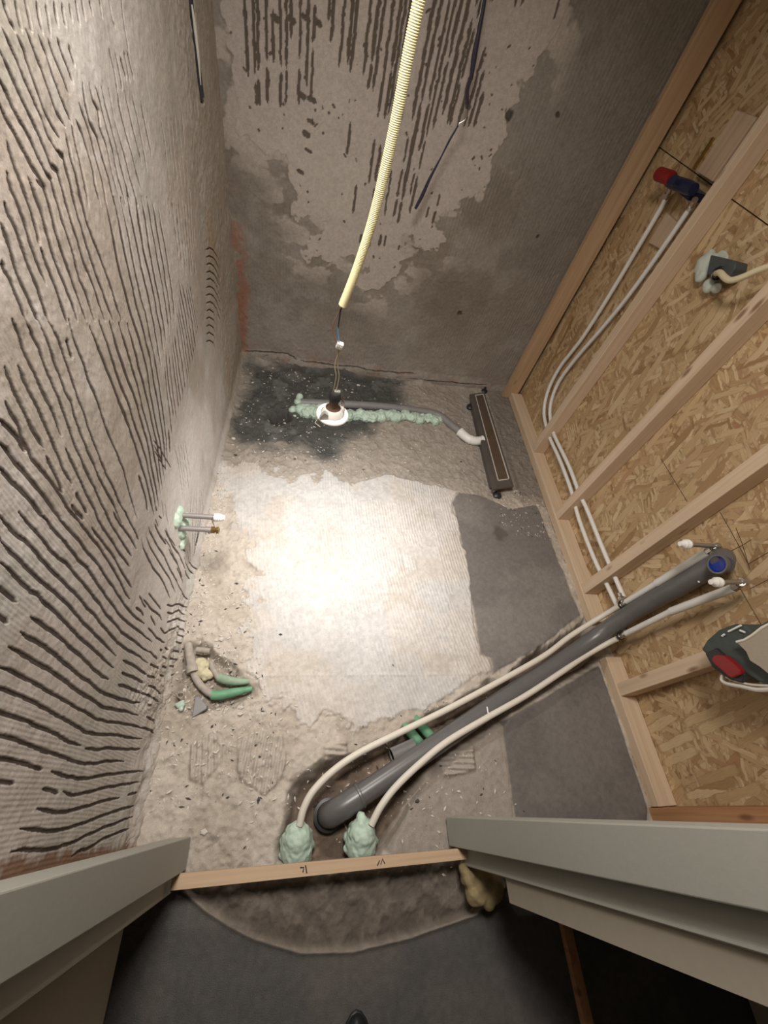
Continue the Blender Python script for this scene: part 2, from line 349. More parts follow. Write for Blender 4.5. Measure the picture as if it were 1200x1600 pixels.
# ================================================================== LEFT WALL: trowelled tile adhesive with grooves
def W(pts): return [(p[1], p[2]) for p in (pl(a, b, 0, XL) for a, b in pts)]
LINES = []
def one(ox, oy, s, txt, hw=.0034): LINES.append((W(crop(ox, oy, s, txt)), hw))
def cA(t, hw=.003): one(0, 0, 5, t, hw * 1.4)
def cB(t, hw=.0034): one(0, 250, 5, t, hw * 1.3)
def cC(t, hw=.0034): one(0, 500, 5, t, hw * 1.35)
def cD(t, hw=.0034): one(0, 800, 5, t, hw * 1.25)
def cE(t, hw=.0038): one(0, 1050, 5, t, hw)
def cK(t, hw=.003): one(130, 850, 5.335, t, hw)
def cF(t, hw=.003): one(180, 300, 5.333, t, hw)
def cG(t, hw=.003): one(160, 600, 5.333, t, hw)
# upper left strokes
for t in ('30,0 80,160 130,240', '130,20 150,130 172,235', '200,0 225,120 250,245', '290,20 310,150 338,265', '365,50 385,160 402,272', '430,30 455,200', '490,40 500,120 517,212', '545,40 560,150', '590,0 620,190',
          '640,0 665,150', '700,20 720,110', '780,20 800,140', '860,0 890,170 905,215', '950,0 975,200 1010,420'): cA(t, .0027)
for t in ('150,290 210,430 250,560 300,700 350,850 400,960 470,1080', '215,245 270,380 330,530 400,740 450,880 510,990', '310,290 370,430 420,600 470,740 520,870 560,960', '385,310 440,460 490,590 540,720',
          '460,310 500,440 570,640', '540,370 580,515', '30,240 90,360 150,490 210,640 270,780 330,920 380,1060 440,1180'): cA(t, .0030)
for t in ('440,1180 490,1230 520,1320 550,1440 580,1600', '0,390 70,530 130,660 190,800 260,940 320,1080 380,1220 400,1290 450,1340 480,1450 520,1600', '0,620 60,720 120,860 190,990 250,1100 300,1220 360,1350 400,1400 430,1520 455,1600',
          '0,810 60,930 130,1060 190,1180 250,1300 310,1400 350,1470 390,1600', '70,1120 110,1240 160,1380 200,1500 230,1600', '520,1060 550,1230 590,1380 640,1600', '565,1000 590,1120 630,1290 660,1440 690,1600'): cA(t, .0034)
for t in ('600,950 650,1060 690,1200 730,1350 740,1450 780,1600', '620,820 680,980 720,1110 760,1280 800,1420 830,1600', '640,660 660,800 700,960 760,1080 800,1240 850,1400 890,1600', '690,660 720,780 760,860 780,1000 830,1150 870,1330 930,1570',
          '745,690 780,800 810,930 850,1080 890,1220 930,1400 985,1600', '790,690 830,860 880,1050 930,1230 980,1420 1030,1600', '850,700 880,850 920,1020 970,1200 1020,1400 1075,1600', '920,720 950,880 1000,1080 1050,1280 1110,1500',
          '850,390 890,550 920,720', '900,400 930,560 955,700', '940,450 985,620', '965,400 1015,640', '1000,420 1045,610', '980,720 1020,900 1060,1080 1110,1280', '1040,760 1080,950 1120,1150 1150,1330', '1100,800 1140,1000 1180,1200'): cA(t, .0034)
# big middle field
for t in ('60,100 90,230 150,370 200,500 240,640 300,800 360,970', '100,0 150,120 200,270 260,430 300,570 312,660', '330,700 380,840 440,1000 480,1130 520,1270', '230,150 280,280 330,400 360,520 400,680 450,830 500,960 550,1100 600,1250',
          '290,170 340,210 380,330 410,450 450,620 500,760 550,900 600,1040 640,1170 672,1250', '390,120 420,230 460,370 490,490 540,640 590,800 630,940 690,1080 745,1250', '450,80 480,200 520,350 560,500 610,640 660,800 710,920 760,1060 825,1250',
          '490,0 530,120 570,270 610,440 660,600 710,750 760,900 810,1040 850,1160 885,1250', '560,0 600,150 640,300 680,480 730,620 790,760 830,880 880,1020 910,1140 952,1250', '40,330 70,430 130,550 180,690 220,800 260,910 310,1030 360,1180 390,1255',
          '20,510 60,630 110,780 160,920 220,1060 280,1200 310,1250', '20,790 40,870 100,970 150,1120 200,1250'): cB(t, .0042)
for t in ('90,-10 150,120 200,260 270,400 330,540 380,640 430,750 480,900', '200,0 250,90 310,220 360,360 410,480 460,610 510,740 560,880 600,1000 650,1130 700,1230 750,1330 800,1440 870,1570', '310,0 370,140 430,320 490,470 520,570 560,640 590,760 640,890 690,1040 740,1140 780,1240 840,1350 900,1450 960,1590',
          '390,10 450,130 500,260 560,420 610,600 660,720 700,850 750,980 790,1090 840,1210 890,1310 930,1400 980,1500', '530,0 590,170 640,300 690,450 740,570 790,700 830,830 880,950 920,1050 970,1180 1000,1300 1040,1430 1075,1560',
          '40,370 90,480 140,600 200,720 260,850 310,930 350,1000', '150,370 200,480 260,600 320,720 370,840 420,960 470,1080 510,1190 560,1280', '520,1010 570,1130 620,1240 680,1370 740,1480 790,1590', '50,640 90,730 150,820 190,930 240,1020 260,1090 330,1180 390,1250 440,1320 490,1390 540,1480 600,1550 640,1600',
          '0,780 80,860 150,930 210,1030', '0,970 80,1040 140,1120 210,1210 290,1310 350,1380 410,1460 460,1530 500,1590', '0,1150 70,1230 150,1310 230,1400 300,1480 350,1550', '370,1070 420,1170 460,1260 490,1350', '590,1350 640,1440 680,1510', '560,1440 600,1500 650,1555',
          '520,150 545,230 570,300'): cC(t, .0037)
for t in ('600,0 660,170 720,320 770,450 820,560 860,660 910,780 960,900 1010,1020 1050,1130 1100,1260 1140,1400 1180,1590',): pass
for t in ('0,30 60,90 130,170 210,240 270,310 330,380 400,450 470,520 540,590 610,660 670,730 740,800 800,880 860,950 920,1020 1000,1080 1080,1120 1160,1180', '160,0 220,80 290,160 350,240 400,310 460,360 520,400 570,460 620,520 670,580 730,650 790,730 840,810 900,870 950,940 1040,1000 1110,1060 1190,1110',
          '280,-30 380,70 440,160 510,240 560,310 620,380 690,440 730,510 790,600 850,680 910,760 970,840 1030,890 1110,950 1190,1020', '420,-10 490,80 560,160 610,220 660,280 720,350 770,420 830,510 890,590 950,680 1010,770 1070,830 1130,870', '600,60 660,130 720,200 780,280 830,360 880,440 940,540 980,620 1020,680',
          '720,120 780,200 840,280 900,370 940,450 990,530 1030,590', '740,0 800,110 860,200 920,300 970,370 1010,430', '820,0 880,110 930,190 980,270 1030,350', '890,0 950,100 1000,170 1070,290', '980,-10 1040,120 1090,220',
          '0,210 60,290 130,360 200,430 270,500 340,560 400,600 460,660 530,720 600,800 660,870 720,930 790,1000 850,1060 910,1130', '0,400 70,450 140,520 200,580 240,630 300,650 350,710 420,770 480,830 540,890 600,950 660,1010 720,1060 790,1120 840,1180 890,1220',
          '240,820 310,860 370,910 440,960 510,1020 560,1070 630,1120 690,1180 750,1240 810,1290 850,1310', '165,930 230,980 300,1020 370,1070 440,1120 510,1180 580,1240 640,1290 700,1330 760,1380 820,1420 900,1450 980,1470 1050,1490 1100,1490',
          '65,1050 150,1090 230,1140 310,1190 400,1240 460,1280 530,1330 600,1390 660,1430 740,1480 820,1530 900,1540 980,1560 1080,1590', '-60,585 0,605 60,650 125,705', '-40,800 0,820 60,860', '960,1160 1030,1190 1090,1230 1150,1270', '950,1260 1040,1290 1120,1335', '920,1350 1000,1370 1100,1415'): cD(t, .0036)
for t in ('-60,-60 80,-10 170,30 250,70 330,120 400,160 470,200 540,240 620,290 690,330 760,370 850,390 920,395 1000,410 1080,430 1150,450', '-60,120 0,130 80,150 150,180 230,220 310,260 400,310 470,350 540,390 610,430 680,470 750,490 830,495 900,490 980,505 1050,520 1110,520',
          '-60,290 0,310 90,340 170,370 260,410 350,450 430,480 510,520 570,550 640,575', '670,595 750,605 850,595 950,600 1040,605 1100,600', '-60,490 0,500 90,520 170,550 250,580 330,610 400,630 460,650 530,680 600,705 680,720 750,715 830,700 900,695 980,695',
          '-60,670 0,680 80,690 150,710 230,730 300,750 340,760', '400,780 470,800 540,825 620,830 700,830 780,815 860,800 950,790 1030,780 1100,775', '-60,855 0,860 110,872', '340,915 400,925 460,945', '490,935 560,960 640,950 700,940 770,915 840,900 920,890 1000,875 1080,860',
          '290,1070 370,1080 450,1095 530,1090 610,1070 690,1045 770,1020 850,1000 940,985', '990,960 1060,945', '160,1230 250,1225 340,1235 430,1240 510,1225 580,1205 650,1185 710,1160 780,1130 860,1105 930,1080 1000,1055 1050,1045',
          '80,1400 180,1390 280,1385 370,1385 450,1375 530,1350 600,1320 670,1280 750,1245 830,1210 900,1185 970,1150 1030,1135', '560,1440 620,1400 680,1380 740,1350 800,1310 870,1280 940,1250 1000,1225'): cE(t)
# dense field towards the back: curves interpolated between traced ones, in wall metres
def fam(keys, hw, jit=.0012, brk=.0):
    ks = [(i, resample(W(nums(t)))) for i, t in keys]
    for (i0, a), (i1, b) in zip(ks, ks[1:]):
        for i in range(i0, i1 + (1 if i1 == ks[-1][0] else 0)):
            t = (i - i0) / (i1 - i0); P = a * (1 - t) + b * t
            ph = rng.uniform(0, 6, 3); q = np.linspace(0, 1, len(P))
            P = P + np.stack([jit * (np.sin(q * 9 + ph[0]) + .6 * np.sin(q * 23 + ph[1])), 0 * q], 1)
            s0 = int(rng.integers(0, 2)); s1 = len(P) - int(rng.integers(0, 3))
            if brk and rng.random() < brk:
                c = int(rng.integers(6, len(P) - 6)); LINES.append(([tuple(p) for p in P[s0:c]], hw)); LINES.append(([tuple(p) for p in P[c + 1:s1]], hw))
            else: LINES.append(([tuple(p) for p in P[s0:s1]], hw * 1.45))
def fam2(kL, kR, N, poly, hw, lo=0, hi=None, brk=.1):
    """near-vertical grooves between two traced curves y(z), clipped to a traced outline"""
    def fn(t):
        P = np.array(sorted(W(nums(t)), key=lambda p: p[1])); zz, yy = P[:, 1], P[:, 0]
        a = (yy[1] - yy[0]) / (zz[1] - zz[0]); b = (yy[-1] - yy[-2]) / (zz[-1] - zz[-2])
        return lambda z: np.where(z < zz[0], yy[0] + a * (z - zz[0]), np.where(z > zz[-1], yy[-1] + b * (z - zz[-1]), np.interp(z, zz, yy)))
    fL, fR = fn(kL), fn(kR); P = np.array(W(nums(poly))); z = np.arange(P[:, 1].min(), P[:, 1].max(), .012)
    for k in range(lo, (N if hi is None else hi) + 1):
        ph = rng.uniform(0, 6, 3); y = fL(z) + (fR(z) - fL(z)) * (k + rng.normal() * .06) / N + .0022 * np.sin(z * 17 + ph[0]) + .0012 * np.sin(z * 41 + ph[1])
        ok = sdf(y[:, None], z[:, None], P)[:, 0] < rng.uniform(-.01, .004)
        if brk and rng.random() < brk:
            c = rng.integers(0, len(z)); ok[c:c + 2] = False
        run = []
        for yy, zz, o_ in list(zip(y, z, ok)) + [(0, 0, False)]:
            if o_: run.append((yy, zz))
            else:
                if len(run) > 2: LINES.append((run, hw * rng.uniform(.9, 1.1)))
                run = []
fam2('46,280 56,306 66,330 72,354 80,386 90,416 100,442 110,470 120,500 132,534 144,564 154,590 164,612 172,632 182,656 192,680 202,704 210,726 220,752 228,780 236,818',
     '228,300 240,380 252,440 262,500 268,560 273,620 276,680', 12,
     '117,496 196,496 196,470 188,440 178,405 170,380 160,340 152,300 170,305 190,300 230,300 262,330 270,400 277,440 276,500 258,548 250,586 256,640 268,690 266,720 254,775 248,800 238,822 226,790 206,715 186,662 168,620 150,580 134,540', .0074, 0, 14)
fam2('256,500 262,533 270,600 280,680', '292,440 300,478 311,544 318,600', 11, '278,440 300,440 313,500 311,544 292,610 274,671 269,700 258,640 252,590 260,550 277,505', .0066, -2, 12)
fam2('262,300 268,350 277,420', '300,300 304,380 309,430', 8, '258,300 300,290 308,430 290,440 277,400', .0050, -2, 9, .5)
fam2('250,170 258,230 266,300', '290,170 295,240 300,310', 6, '245,180 290,170 300,300 262,300', .0036, 0, 6, .7)
fam2('218,855 220,872 226,887 235,902 244,914 252,929 259,944', '262,835 270,850 277,861 284,876 290,889', 5, '214,850 238,815 262,832 292,885 285,905 262,948', .0048)
fam2('299,780 296,820 298,872', '322,752 317,800 306,856', 6, '297,775 322,745 318,800 306,872 297,880', .0046)
fam2('274,700 280,730 284,760 286,790', '290,690 296,730 300,760', 4, '272,695 290,685 300,760 287,792', .0034, 0, 4, .4)
for t in ('440,1010 460,1060', '470,1100 495,1125', '440,1130 470,1190', '490,970 505,1050 510,1110', '520,1000 540,1100 552,1180', '525,1205 560,1280 610,1350', '515,1285 560,1350 590,1420 625,1490', '430,510 480,600 500,640', '440,560 500,660 540,720', '430,470 480,540 540,640 575,700'): cG(t)
for k in range(13):
    y = 480 + 64 * k; LINES.append((W(crop(180, 300, 5.333, f'757,{y} 790,{y-14} 822,{y+8} 845,{y+50} 868,{y+110} 882,{y+170}' if k < 8 else f'762,{y} 790,{y-12} 820,{y+10} 832,{y+50}')), .0032))
for t in ('700,510 740,520 800,500 840,525', '700,570 740,585 800,550 825,590', '700,655 740,640 790,620 820,650', '640,700 680,745 740,710 775,690', '765,675 800,720', '765,735 790,780', '755,815 775,830', '740,885 765,900', '680,865 705,880', '640,880 662,888', '540,410 600,480 650,545', '500,460 560,540 640,600 655,640',
          '470,430 500,500 520,530', '440,530 480,560 505,600', '560,600 600,680', '540,700 580,740 610,780 680,825', '560,900 620,960', '660,940 690,960', '720,955 745,965', '560,1000 630,1040', '660,1020 685,1035', '710,1020 740,1025', '640,1095 670,1100', '705,1095 725,1100', '530,1100 610,1115', '545,1180 600,1200 640,1250',
          '490,1245 560,1270 620,1320', '680,1245 690,1255', '660,1310 680,1325', '520,1440 570,1460 590,1500', '540,1340 560,1350', '490,1530 540,1545 575,1580', '650,1380 662,1392', '800,20 850,60', '840,100 860,180 900,250', '780,200 810,260 835,320', '790,330 850,465', '845,220 880,290', '870,60 885,150 920,215'): cK(t, .0040)
step = .0014; y0, z0 = -.13, -.03
ys = np.arange(y0, YB + .06, step); zs = np.arange(z0, 1.66, .0022)
Yg, Zg = np.meshgrid(ys, zs, indexing='ij')
wy = (fbm(Yg, Zg, 30, 3, 3) - .5) * .0035; wz = (fbm(Yg, Zg, 30, 5, 2) - .5) * .003
G = strokes_field(Yg + wy, Zg + wz, y0, z0, step, LINES, .0022)
wid = fbm(Yg, Zg * .5, 22, 9, 3); G = sm(.10, .60, G * (.92 + .2 * wid)) * 1.0
# adhesive thins out towards the back corner and at rubbed places
lump = (fbm(Yg, Zg, 14, 21, 4) - .5) * .005 + (fbm(Yg, Zg, 130, 22, 3) - .5) * .0010
ribs = np.sin((Yg + .004 * np.sin(Zg * 9)) / .0075 * 2 * math.pi) * .0003 * sm(.45, .6, fbm(Yg, Zg, 3, 31, 2))
low = sm(.20, .02, Zg) * (fbm(Yg, Zg, 26, 41, 4) - .35) * .02 * sm(1.3, .2, Yg) + sm(.06, -.01, Zg) * .018
rough = sm(1.55, 1.75, Yg) * (fbm(Yg, Zg, 60, 43, 3) - .5) * .004
tear = W(nums('262,965 262,1012 225,1060 200,1085 215,1110 240,1140 262,1120 268,1060 285,1000 292,950 285,930'))
td = sdf(Yg, Zg, tear); tm = sm(.02, -.02, td); low = low + tm * (fbm(Yg, Zg, 55, 44, 3) - .55) * .012
Hh = -.0028 * G + lump + ribs + low + rough
# corner fillet against the back wall, smooth plaster
slot = sdf(Yg, Zg, [(1.865, 1.175), (1.905, 1.17), (1.93, 1.7), (1.86, 1.7)]); sl = sm(.008, -.004, slot); Hh -= .02 * sl
tone = np.zeros(Yg.shape + (4,)); C = np.zeros(Yg.shape + (3,)) + np.array([.55, .51, .475])
big = fbm(Yg, Zg, 2.2, 51, 3); C = mixc(C, (.60, .575, .55), sm(.45, .62, big) * .7)
C = mixc(C, (.40, .335, .27), sm(.50, .66, fbm(Yg, Zg * .6, 3.3, 57, 4)) * .55)
C = mixc(C, (.40, .41, .37), sm(.55, .72, fbm(Yg, Zg, 4, 63, 3)) * .35)
for (u, v, r) in ((120, 75, .13), (205, 310, .035), (60, 490, .02), (290, 395, .03), (262, 625, .03)):
    p = pl(u, v, 0, XL); d = np.sqrt((Yg - p[1]) ** 2 + ((Zg - p[2]) * .8) ** 2); C = mixc(C, (.60, .58, .55), sm(r, r * .4, d + (fbm(Yg, Zg, 30, 66, 2) - .5) * r) * .7)
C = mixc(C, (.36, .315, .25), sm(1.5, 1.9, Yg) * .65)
C = mixc(C, (.42, .25, .13), sm(.58, .72, fbm(Yg, Zg * .4, 9, 71, 3)) * sm(1.55, 1.7, Yg) * .35)
low2 = W(nums('0,1350 60,1335 130,1330 215,1320 215,1440 0,1440')); C = mixc(C, (.24, .13, .075), sm(.012, -.012, sdf(Yg, Zg, low2) + (fbm(Yg, Zg, 40, 77, 3) - .5) * .03) * .9)
C = mixc(C, (.40, .33, .26), sm(.03, 0, Zg) * .6)
C = mixc(C, (.070, .052, .042), G * .95)
C = mixc(C, (.05, .05, .055), sl * .9)
C *= (1 + (fbm(Yg, Zg, 90, 81, 3) - .5) * .22)[..., None]
tone[..., :3] = C; tone[..., 3] = 0
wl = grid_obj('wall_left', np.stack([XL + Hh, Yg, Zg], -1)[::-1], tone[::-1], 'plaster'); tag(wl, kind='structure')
MB().box((XL - .12, -.13, 1.655), (XL + .001, YB + .05, ZC)).box((XL - .12, -.13, -.04), (XL - .03, YB + .05, 1.66)).build('wall_left_core', 'ceil', wl, False)

# ================================================================== BACK WALL: stripped wall with remains of adhesive
step = .003; x0, z0 = XL - .02, -.06
xs = np.arange(x0, XR + .1, step); zs = np.arange(z0, 2.0, step); Xg, Zg = np.meshgrid(xs, zs, indexing='ij')
def WB(pts): return [(p[0], p[2]) for p in (pl(a, b, 1, YB) for a, b in pts)]
adh = WB(crop(350, 0, 2.667, '20,-220 0,60 60,170 25,190 45,250 30,330 50,470 80,560 120,600 190,630 250,655 290,720 305,800 290,870 330,905 400,900 415,960 370,1010 330,1060 400,1080 450,1085 500,1075 560,1090 600,1130 560,1180 600,1215 660,1225 700,1180 740,1120 752,1040 740,990 800,1000 880,1045 900,990 880,925 930,885 1000,850 1080,800 1120,740 1130,650 1160,570 1180,480 1225,420 1225,350 1295,320 1310,240 1400,90 1440,0 1560,-260'))
sd = sdf(Xg, Zg, adh); edge = (fbm(Xg, Zg, 17, 101, 4) - .5) * .11 + (fbm(Xg, Zg, 60, 103, 3) - .5) * .035
A = sm(.003, -.003, sd + edge * sm(2.1, .4, Zg))
SL = []
ZN = []
def zone(poly, prob, lmin, lmax, hw, gap=.03, sp=0): ZN.append((np.array(WB(poly)), prob, lmin, lmax, hw, gap))
c2 = lambda t: crop(350, 0, 2.667, t)
zone(c2('50,-200 380,-200 380,420 170,470 100,420 60,170'), .85, .08, .3, .0046)
zone(c2('400,-200 1120,-200 1080,500 700,500 480,300 440,200'), .97, .2, .6, .0052, .015)
zone(c2('560,100 1100,80 1080,540 900,560 640,500'), .92, .12, .4, .0054, .02)
zone(c2('440,510 560,510 620,620 560,920 480,900 520,700'), .75, .05, .16, .0048)
zone(c2('560,560 860,560 890,920 720,940 620,860'), .75, .05, .18, .0044)
zone(c2('550,960 740,960 740,1050 580,1060'), .8, .03, .07, .0050)
zone(c2('860,850 900,800 930,880 860,950'), .8, .03, .08, .005)
zone(crop(750, 0, 2.667, '0,-200 390,-200 330,90 230,100 150,40 0,150'), .6, .04, .15, .004)
x = XL + .01
while x < XR:
    zt = 2.0; sl_ = rng.normal() * .004
    while zt > .3:
        hit = [q for q in ZN if sdf(np.array([[x]]), np.array([[zt]]), q[0])[0, 0] < 0]
        if not hit: zt -= .02; continue
        _, prob, lmin, lmax, hw, gap = hit[-1]; L = rng.uniform(lmin, lmax); seg = []
        if rng.random() < prob:
            k = max(3, int(L / .03))
            for q in range(k + 1):
                zq = zt - L * q / k; xx = x + sl_ * (2 - zq) * 2 + .0008 * math.sin(zq * 60 + x * 90)
                if not any(sdf(np.array([[xx]]), np.array([[zq]]), h[0])[0, 0] < 0 for h in ZN): break
                seg.append((xx, zq))
            if len(seg) > 2: SL.append((seg, hw * rng.uniform(1.05, 1.55)))
        zt -= L + rng.uniform(.2, 1) * gap
    x += .0232 * rng.uniform(.95, 1.05)
for (u, v) in ((487, 155), (485, 190), (478, 210), (482, 235), (470, 268), (497, 35), (478, 27), (455, 30), (430, 28), (472, 150)):
    p = WB([(u, v)])[0]; SL.append(([(p[0] - .014, p[1] + .004), (p[0], p[1] + .002 * rng.normal()), (p[0] + .015, p[1] - .005)], rng.uniform(.006, .012)))
for _ in range(170):
    u = rng.uniform(360, 840); v = rng.uniform(-60, 420); p = WB([(u, v)])[0]; q = rng.uniform(.002, .012); a = rng.normal() * 1.0
    SL.append(([p, (p[0] + q * math.sin(a), p[1] - q)], rng.uniform(.002, .0055)))
for _ in range(0):   # short side-ways combing marks on the left part
    u = rng.uniform(362, 500); v = rng.uniform(20, 330); p = WB([(u, v)])[0]; SL.append(([p, (p[0] + rng.uniform(.02, .07), p[1] + rng.normal() * .012)], rng.uniform(.002, .006)))
wx = (fbm(Xg, Zg, 45, 105, 3) - .5) * .008
Gs = strokes_field(Xg + wx, Zg, x0, z0, step, SL); Gs = sm(.2, .6, Gs * (.7 + .6 * fbm(Xg, Zg, 25, 107, 2)))
A2 = A * (1 - Gs)
# patches of thinner second skim at the lower rim
sk = sm(.52, .60, fbm(Xg, Zg * 1.4, 9, 111, 4)) * sm(.16, .02, np.abs(sd)) * (1 - A)
ribm = sm(.40, .62, fbm(Xg, Zg, 3.2, 121, 4)) * (1 - A) * (.4 + .6 * sm(.35, .6, fbm(Xg, Zg, 14, 122, 3)))
ribs = np.sin((Xg + .006 * (fbm(Xg, Zg, 6, 123, 2) - .5)) / .0155 * 2 * math.pi) * .5 + .5
Hb = A2 * .0035 + ribs * ribm * .0013 + (fbm(Xg, Zg, 7, 131, 4) - .5) * .012 + (fbm(Xg, Zg, 60, 133, 4) - .5) * .0035 * (1 - .7 * A) + sk * .002
# ledge and cracks at the foot
foot = sm(.075, .03, Zg + (fbm(Xg, Zg * 0, 11, 141, 3) - .5) * .06); Hb = Hb + foot * .014 * sm(0, .3, fbm(Xg, Zg, 30, 143, 3))
cracks = []
for txt in ('383,548 410,549 450,553 465,562', '470,563 520,570 560,573 600,580 650,583', '640,590 700,596 760,600', '395,600 420,597'):
    cracks.append((WB(nums(txt)), .004))
Gc = strokes_field(Xg + wx * 1.5, Zg + wx, x0, z0, step, cracks); Hb -= Gc * .008
C = np.zeros(Xg.shape + (3,)) + np.array([.245, .212, .178])
C = mixc(C, (.30, .27, .235), sm(.4, .6, fbm(Xg, Zg, 4, 151, 4)) * .8)
C = mixc(C, (.19, .16, .13), sm(.52, .66, fbm(Xg, Zg, 5, 153, 4)) * .6)
C = mixc(C, (.31, .28, .245), ribs * ribm * .35)
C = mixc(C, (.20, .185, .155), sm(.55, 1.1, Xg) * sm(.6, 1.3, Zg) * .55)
C = mixc(C, (.34, .30, .26), sm(.45, .1, Zg) * .5)
red = sm(-.325, -.385, Xg + (fbm(Xg, Zg, 14, 161, 3) - .5) * .08) * sm(.9, .6, Zg) * sm(.45, .55, fbm(Xg, Zg, 9, 163, 3)); C = mixc(C, (.30, .13, .085), red * .8)
red = sm(.58, .68, fbm(Xg, Zg * 1.6, 11, 165, 3)) * sm(.16, .05, Zg); C = mixc(C, (.28, .16, .12), red * .4)
C = mixc(C, (.44, .395, .35), sk)
C = mixc(C, (.47, .42, .38), A2)
C = mixc(C, (.125, .10, .08), A * Gs)
C = mixc(C, (.50, .455, .40), A2 * sm(.55, .7, fbm(Xg, Zg, 3, 167, 3)) * .6)
C = mixc(C, (.05, .045, .04), np.clip(Gc, 0, 1) * .8)
for u, v, r in ((719, 490, .016), (872, 180, .012), (840, 370, .01), (797, 180, .02)):
    p = WB([(u, v)])[0]; d = np.sqrt((Xg - p[0]) ** 2 + (Zg - p[1]) ** 2) + (fbm(Xg, Zg, 70, 171, 2) - .5) * r; k = sm(r, r * .6, d); C = mixc(C, (.04, .035, .03), k * .85); Hb -= k * .006
C *= (1 + (fbm(Xg, Zg, 110, 173, 3) - .5) * .3)[..., None]
tone = np.zeros(Xg.shape + (4,)); tone[..., :3] = C
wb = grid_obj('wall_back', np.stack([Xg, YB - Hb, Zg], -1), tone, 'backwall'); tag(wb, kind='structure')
MB().box((XL - .12, YB + .002, 1.995), (XO + .1, YB + .12, ZC)).box((XL - .12, YB + .03, -.04), (XO + .1, YB + .12, 2.0)).build('wall_back_core', 'ceil', wb, False)

# ================================================================== FLOOR: broken screed, adhesive bed, trench and pits
step = .0034; x0, y0 = XL - .015, -.62
xs = np.arange(x0, XO + .02, step); ys = np.arange(y0, YB + .02, step); Xg, Yg = np.meshgrid(xs, ys, indexing='ij')
n1 = fbm(Xg, Yg, 6, 201, 5); n2 = fbm(Xg, Yg, 28, 203, 4); n3 = fbm(Xg, Yg, 80, 205, 3)
jag = (fbm(Xg, Yg, 16, 207, 4) - .5) * .05 + (n3 - .5) * .012
pad = sdf(Xg, Yg, polyF('348,735 380,724 445,735 455,748 480,741 520,746 560,751 600,743 640,752 716,768 706,786 715,820 730,890 738,950 746,1002 750,1022 766,1028 767,1048 740,1058 720,1072 700,1086 660,1108 640,1108 600,1125 560,1128 520,1122 470,1125 450,1112 425,1088 405,1070 395,1020 378,985 395,930 388,860 370,800'))
fz = sm(405, 470, 0)  # constant, keeps the line of the traced rim readable
softL = sm(.42, .05, Xg)                      # the left rim dissolves in dust
Pd = sm(.006, -.006, pad + jag * (.6 + 3.5 * softL))
slabA = sdf(Xg, Yg, polyF('706,786 716,770 745,774 800,796 838,790 905,960 850,1005 770,1052 767,1028 750,1020 738,950 715,820'))
SA = sm(.005, -.005, slabA + jag * .25) * (1 - Pd)
slabB = sdf(Xg, Yg, polyF('783,1128 850,1090 935,1040 1010,1262 1010,1300 806,1300'))
SB = sm(.004, -.004, slabB + jag * .08)
slabC = sdf(Xg, Yg, polyF('690,1185 783,1128 806,1300 640,1345 600,1330 640,1255'))
SC = sm(.008, -.008, slabC + jag * .4) * (1 - SB)
tr = sdf(Xg, Yg, polyF('915,968 850,1008 790,1052 755,1070 720,1092 690,1108 650,1125 600,1152 560,1176 500,1192 462,1212 448,1240 436,1290 430,1352 600,1352 612,1310 640,1262 662,1230 690,1195 730,1165 800,1118 860,1082 905,1056 950,1030'))
jg2 = (fbm(Xg, Yg, 13, 209, 3) - .5) * .04; T = sm(.010, -.034, tr + jg2)
pit = sdf(Xg, Yg, polyF('286,1008 312,1002 345,1028 372,1050 400,1072 402,1088 372,1102 330,1114 285,1116 268,1098 272,1050'))
PT = sm(.015, -.03, pit + jag * .5)
hp = fl(438, 652); hd = np.sqrt((Xg - hp[0]) ** 2 + (Yg - hp[1]) ** 2 * 1.2); HO = sm(.075, .03, hd + jag * .8)
hall = sm(-.135, -.15, Yg + jag * .35)        # hall side of the threshold
arcp = polyF('280,1385 320,1420 360,1446 400,1466 470,1487 550,1486 640,1464 745,1428 790,1385 740,1300 280,1340')
arc = sdf(Xg, Yg, arcp); AR = sm(.003, -.003, arc + jag * .10) * hall
# trowel-ribbed patches of the bed
cell = np.floor((Xg + .02 * np.sin(Yg * 7)) / .155) + 7 * np.floor((Yg + .03 * np.sin(Xg * 5)) / .21)
ph = ((cell * 12.9898) % 1.0); ang = (ph - .5) * .7; rc = Xg * np.cos(ang) + Yg * np.sin(ang)
rib = (np.sin((rc + .004 * (n1 - .5)) / .0135 * 2 * math.pi) * .5 + .5) * sm(.40, .52, fbm(Xg, Yg, 7, 221, 3) + .12 * ph)
seam = np.minimum(np.abs(((Yg + .10) % .33) - .165), np.abs(((Xg + .05) % .46) - .23)); seamk = sm(.006, .001, seam + (n2 - .5) * .006) * .6
Hf = (n1 - .5) * .014 + (n2 - .5) * .014 * (1 - .75 * Pd) + (n3 - .5) * .0055 * (1 - .6 * Pd)
Hf = Hf * (1 - .93 * np.clip(SA + SB, 0, 1)) * (1 - .6 * SC)
Hf += Pd * (.006 + .0026 * rib + .003 * seamk) + SA * .004 + SB * .006 + SC * .008
R2 = np.zeros_like(Xg)
for poly, a in (('300,1165 335,1145 348,1165 340,1200 318,1226 296,1218', .15), ('372,1160 400,1140 440,1150 447,1190 436,1225 412,1242 375,1215', -.1), ('505,1165 540,1160 545,1180 508,1190', 1.45), ('685,1175 738,1165 742,1205 690,1215', 1.5)):
    k = sm(.006, -.006, sdf(Xg, Yg, polyF(poly)) + jag * .3); rr = np.sin((Xg * math.cos(a) + Yg * math.sin(a)) / .0175 * 2 * math.pi) * .5 + .5
    Hf += k * (.007 + .008 * rr); R2 = np.maximum(R2, k * (.55 + .45 * rr))
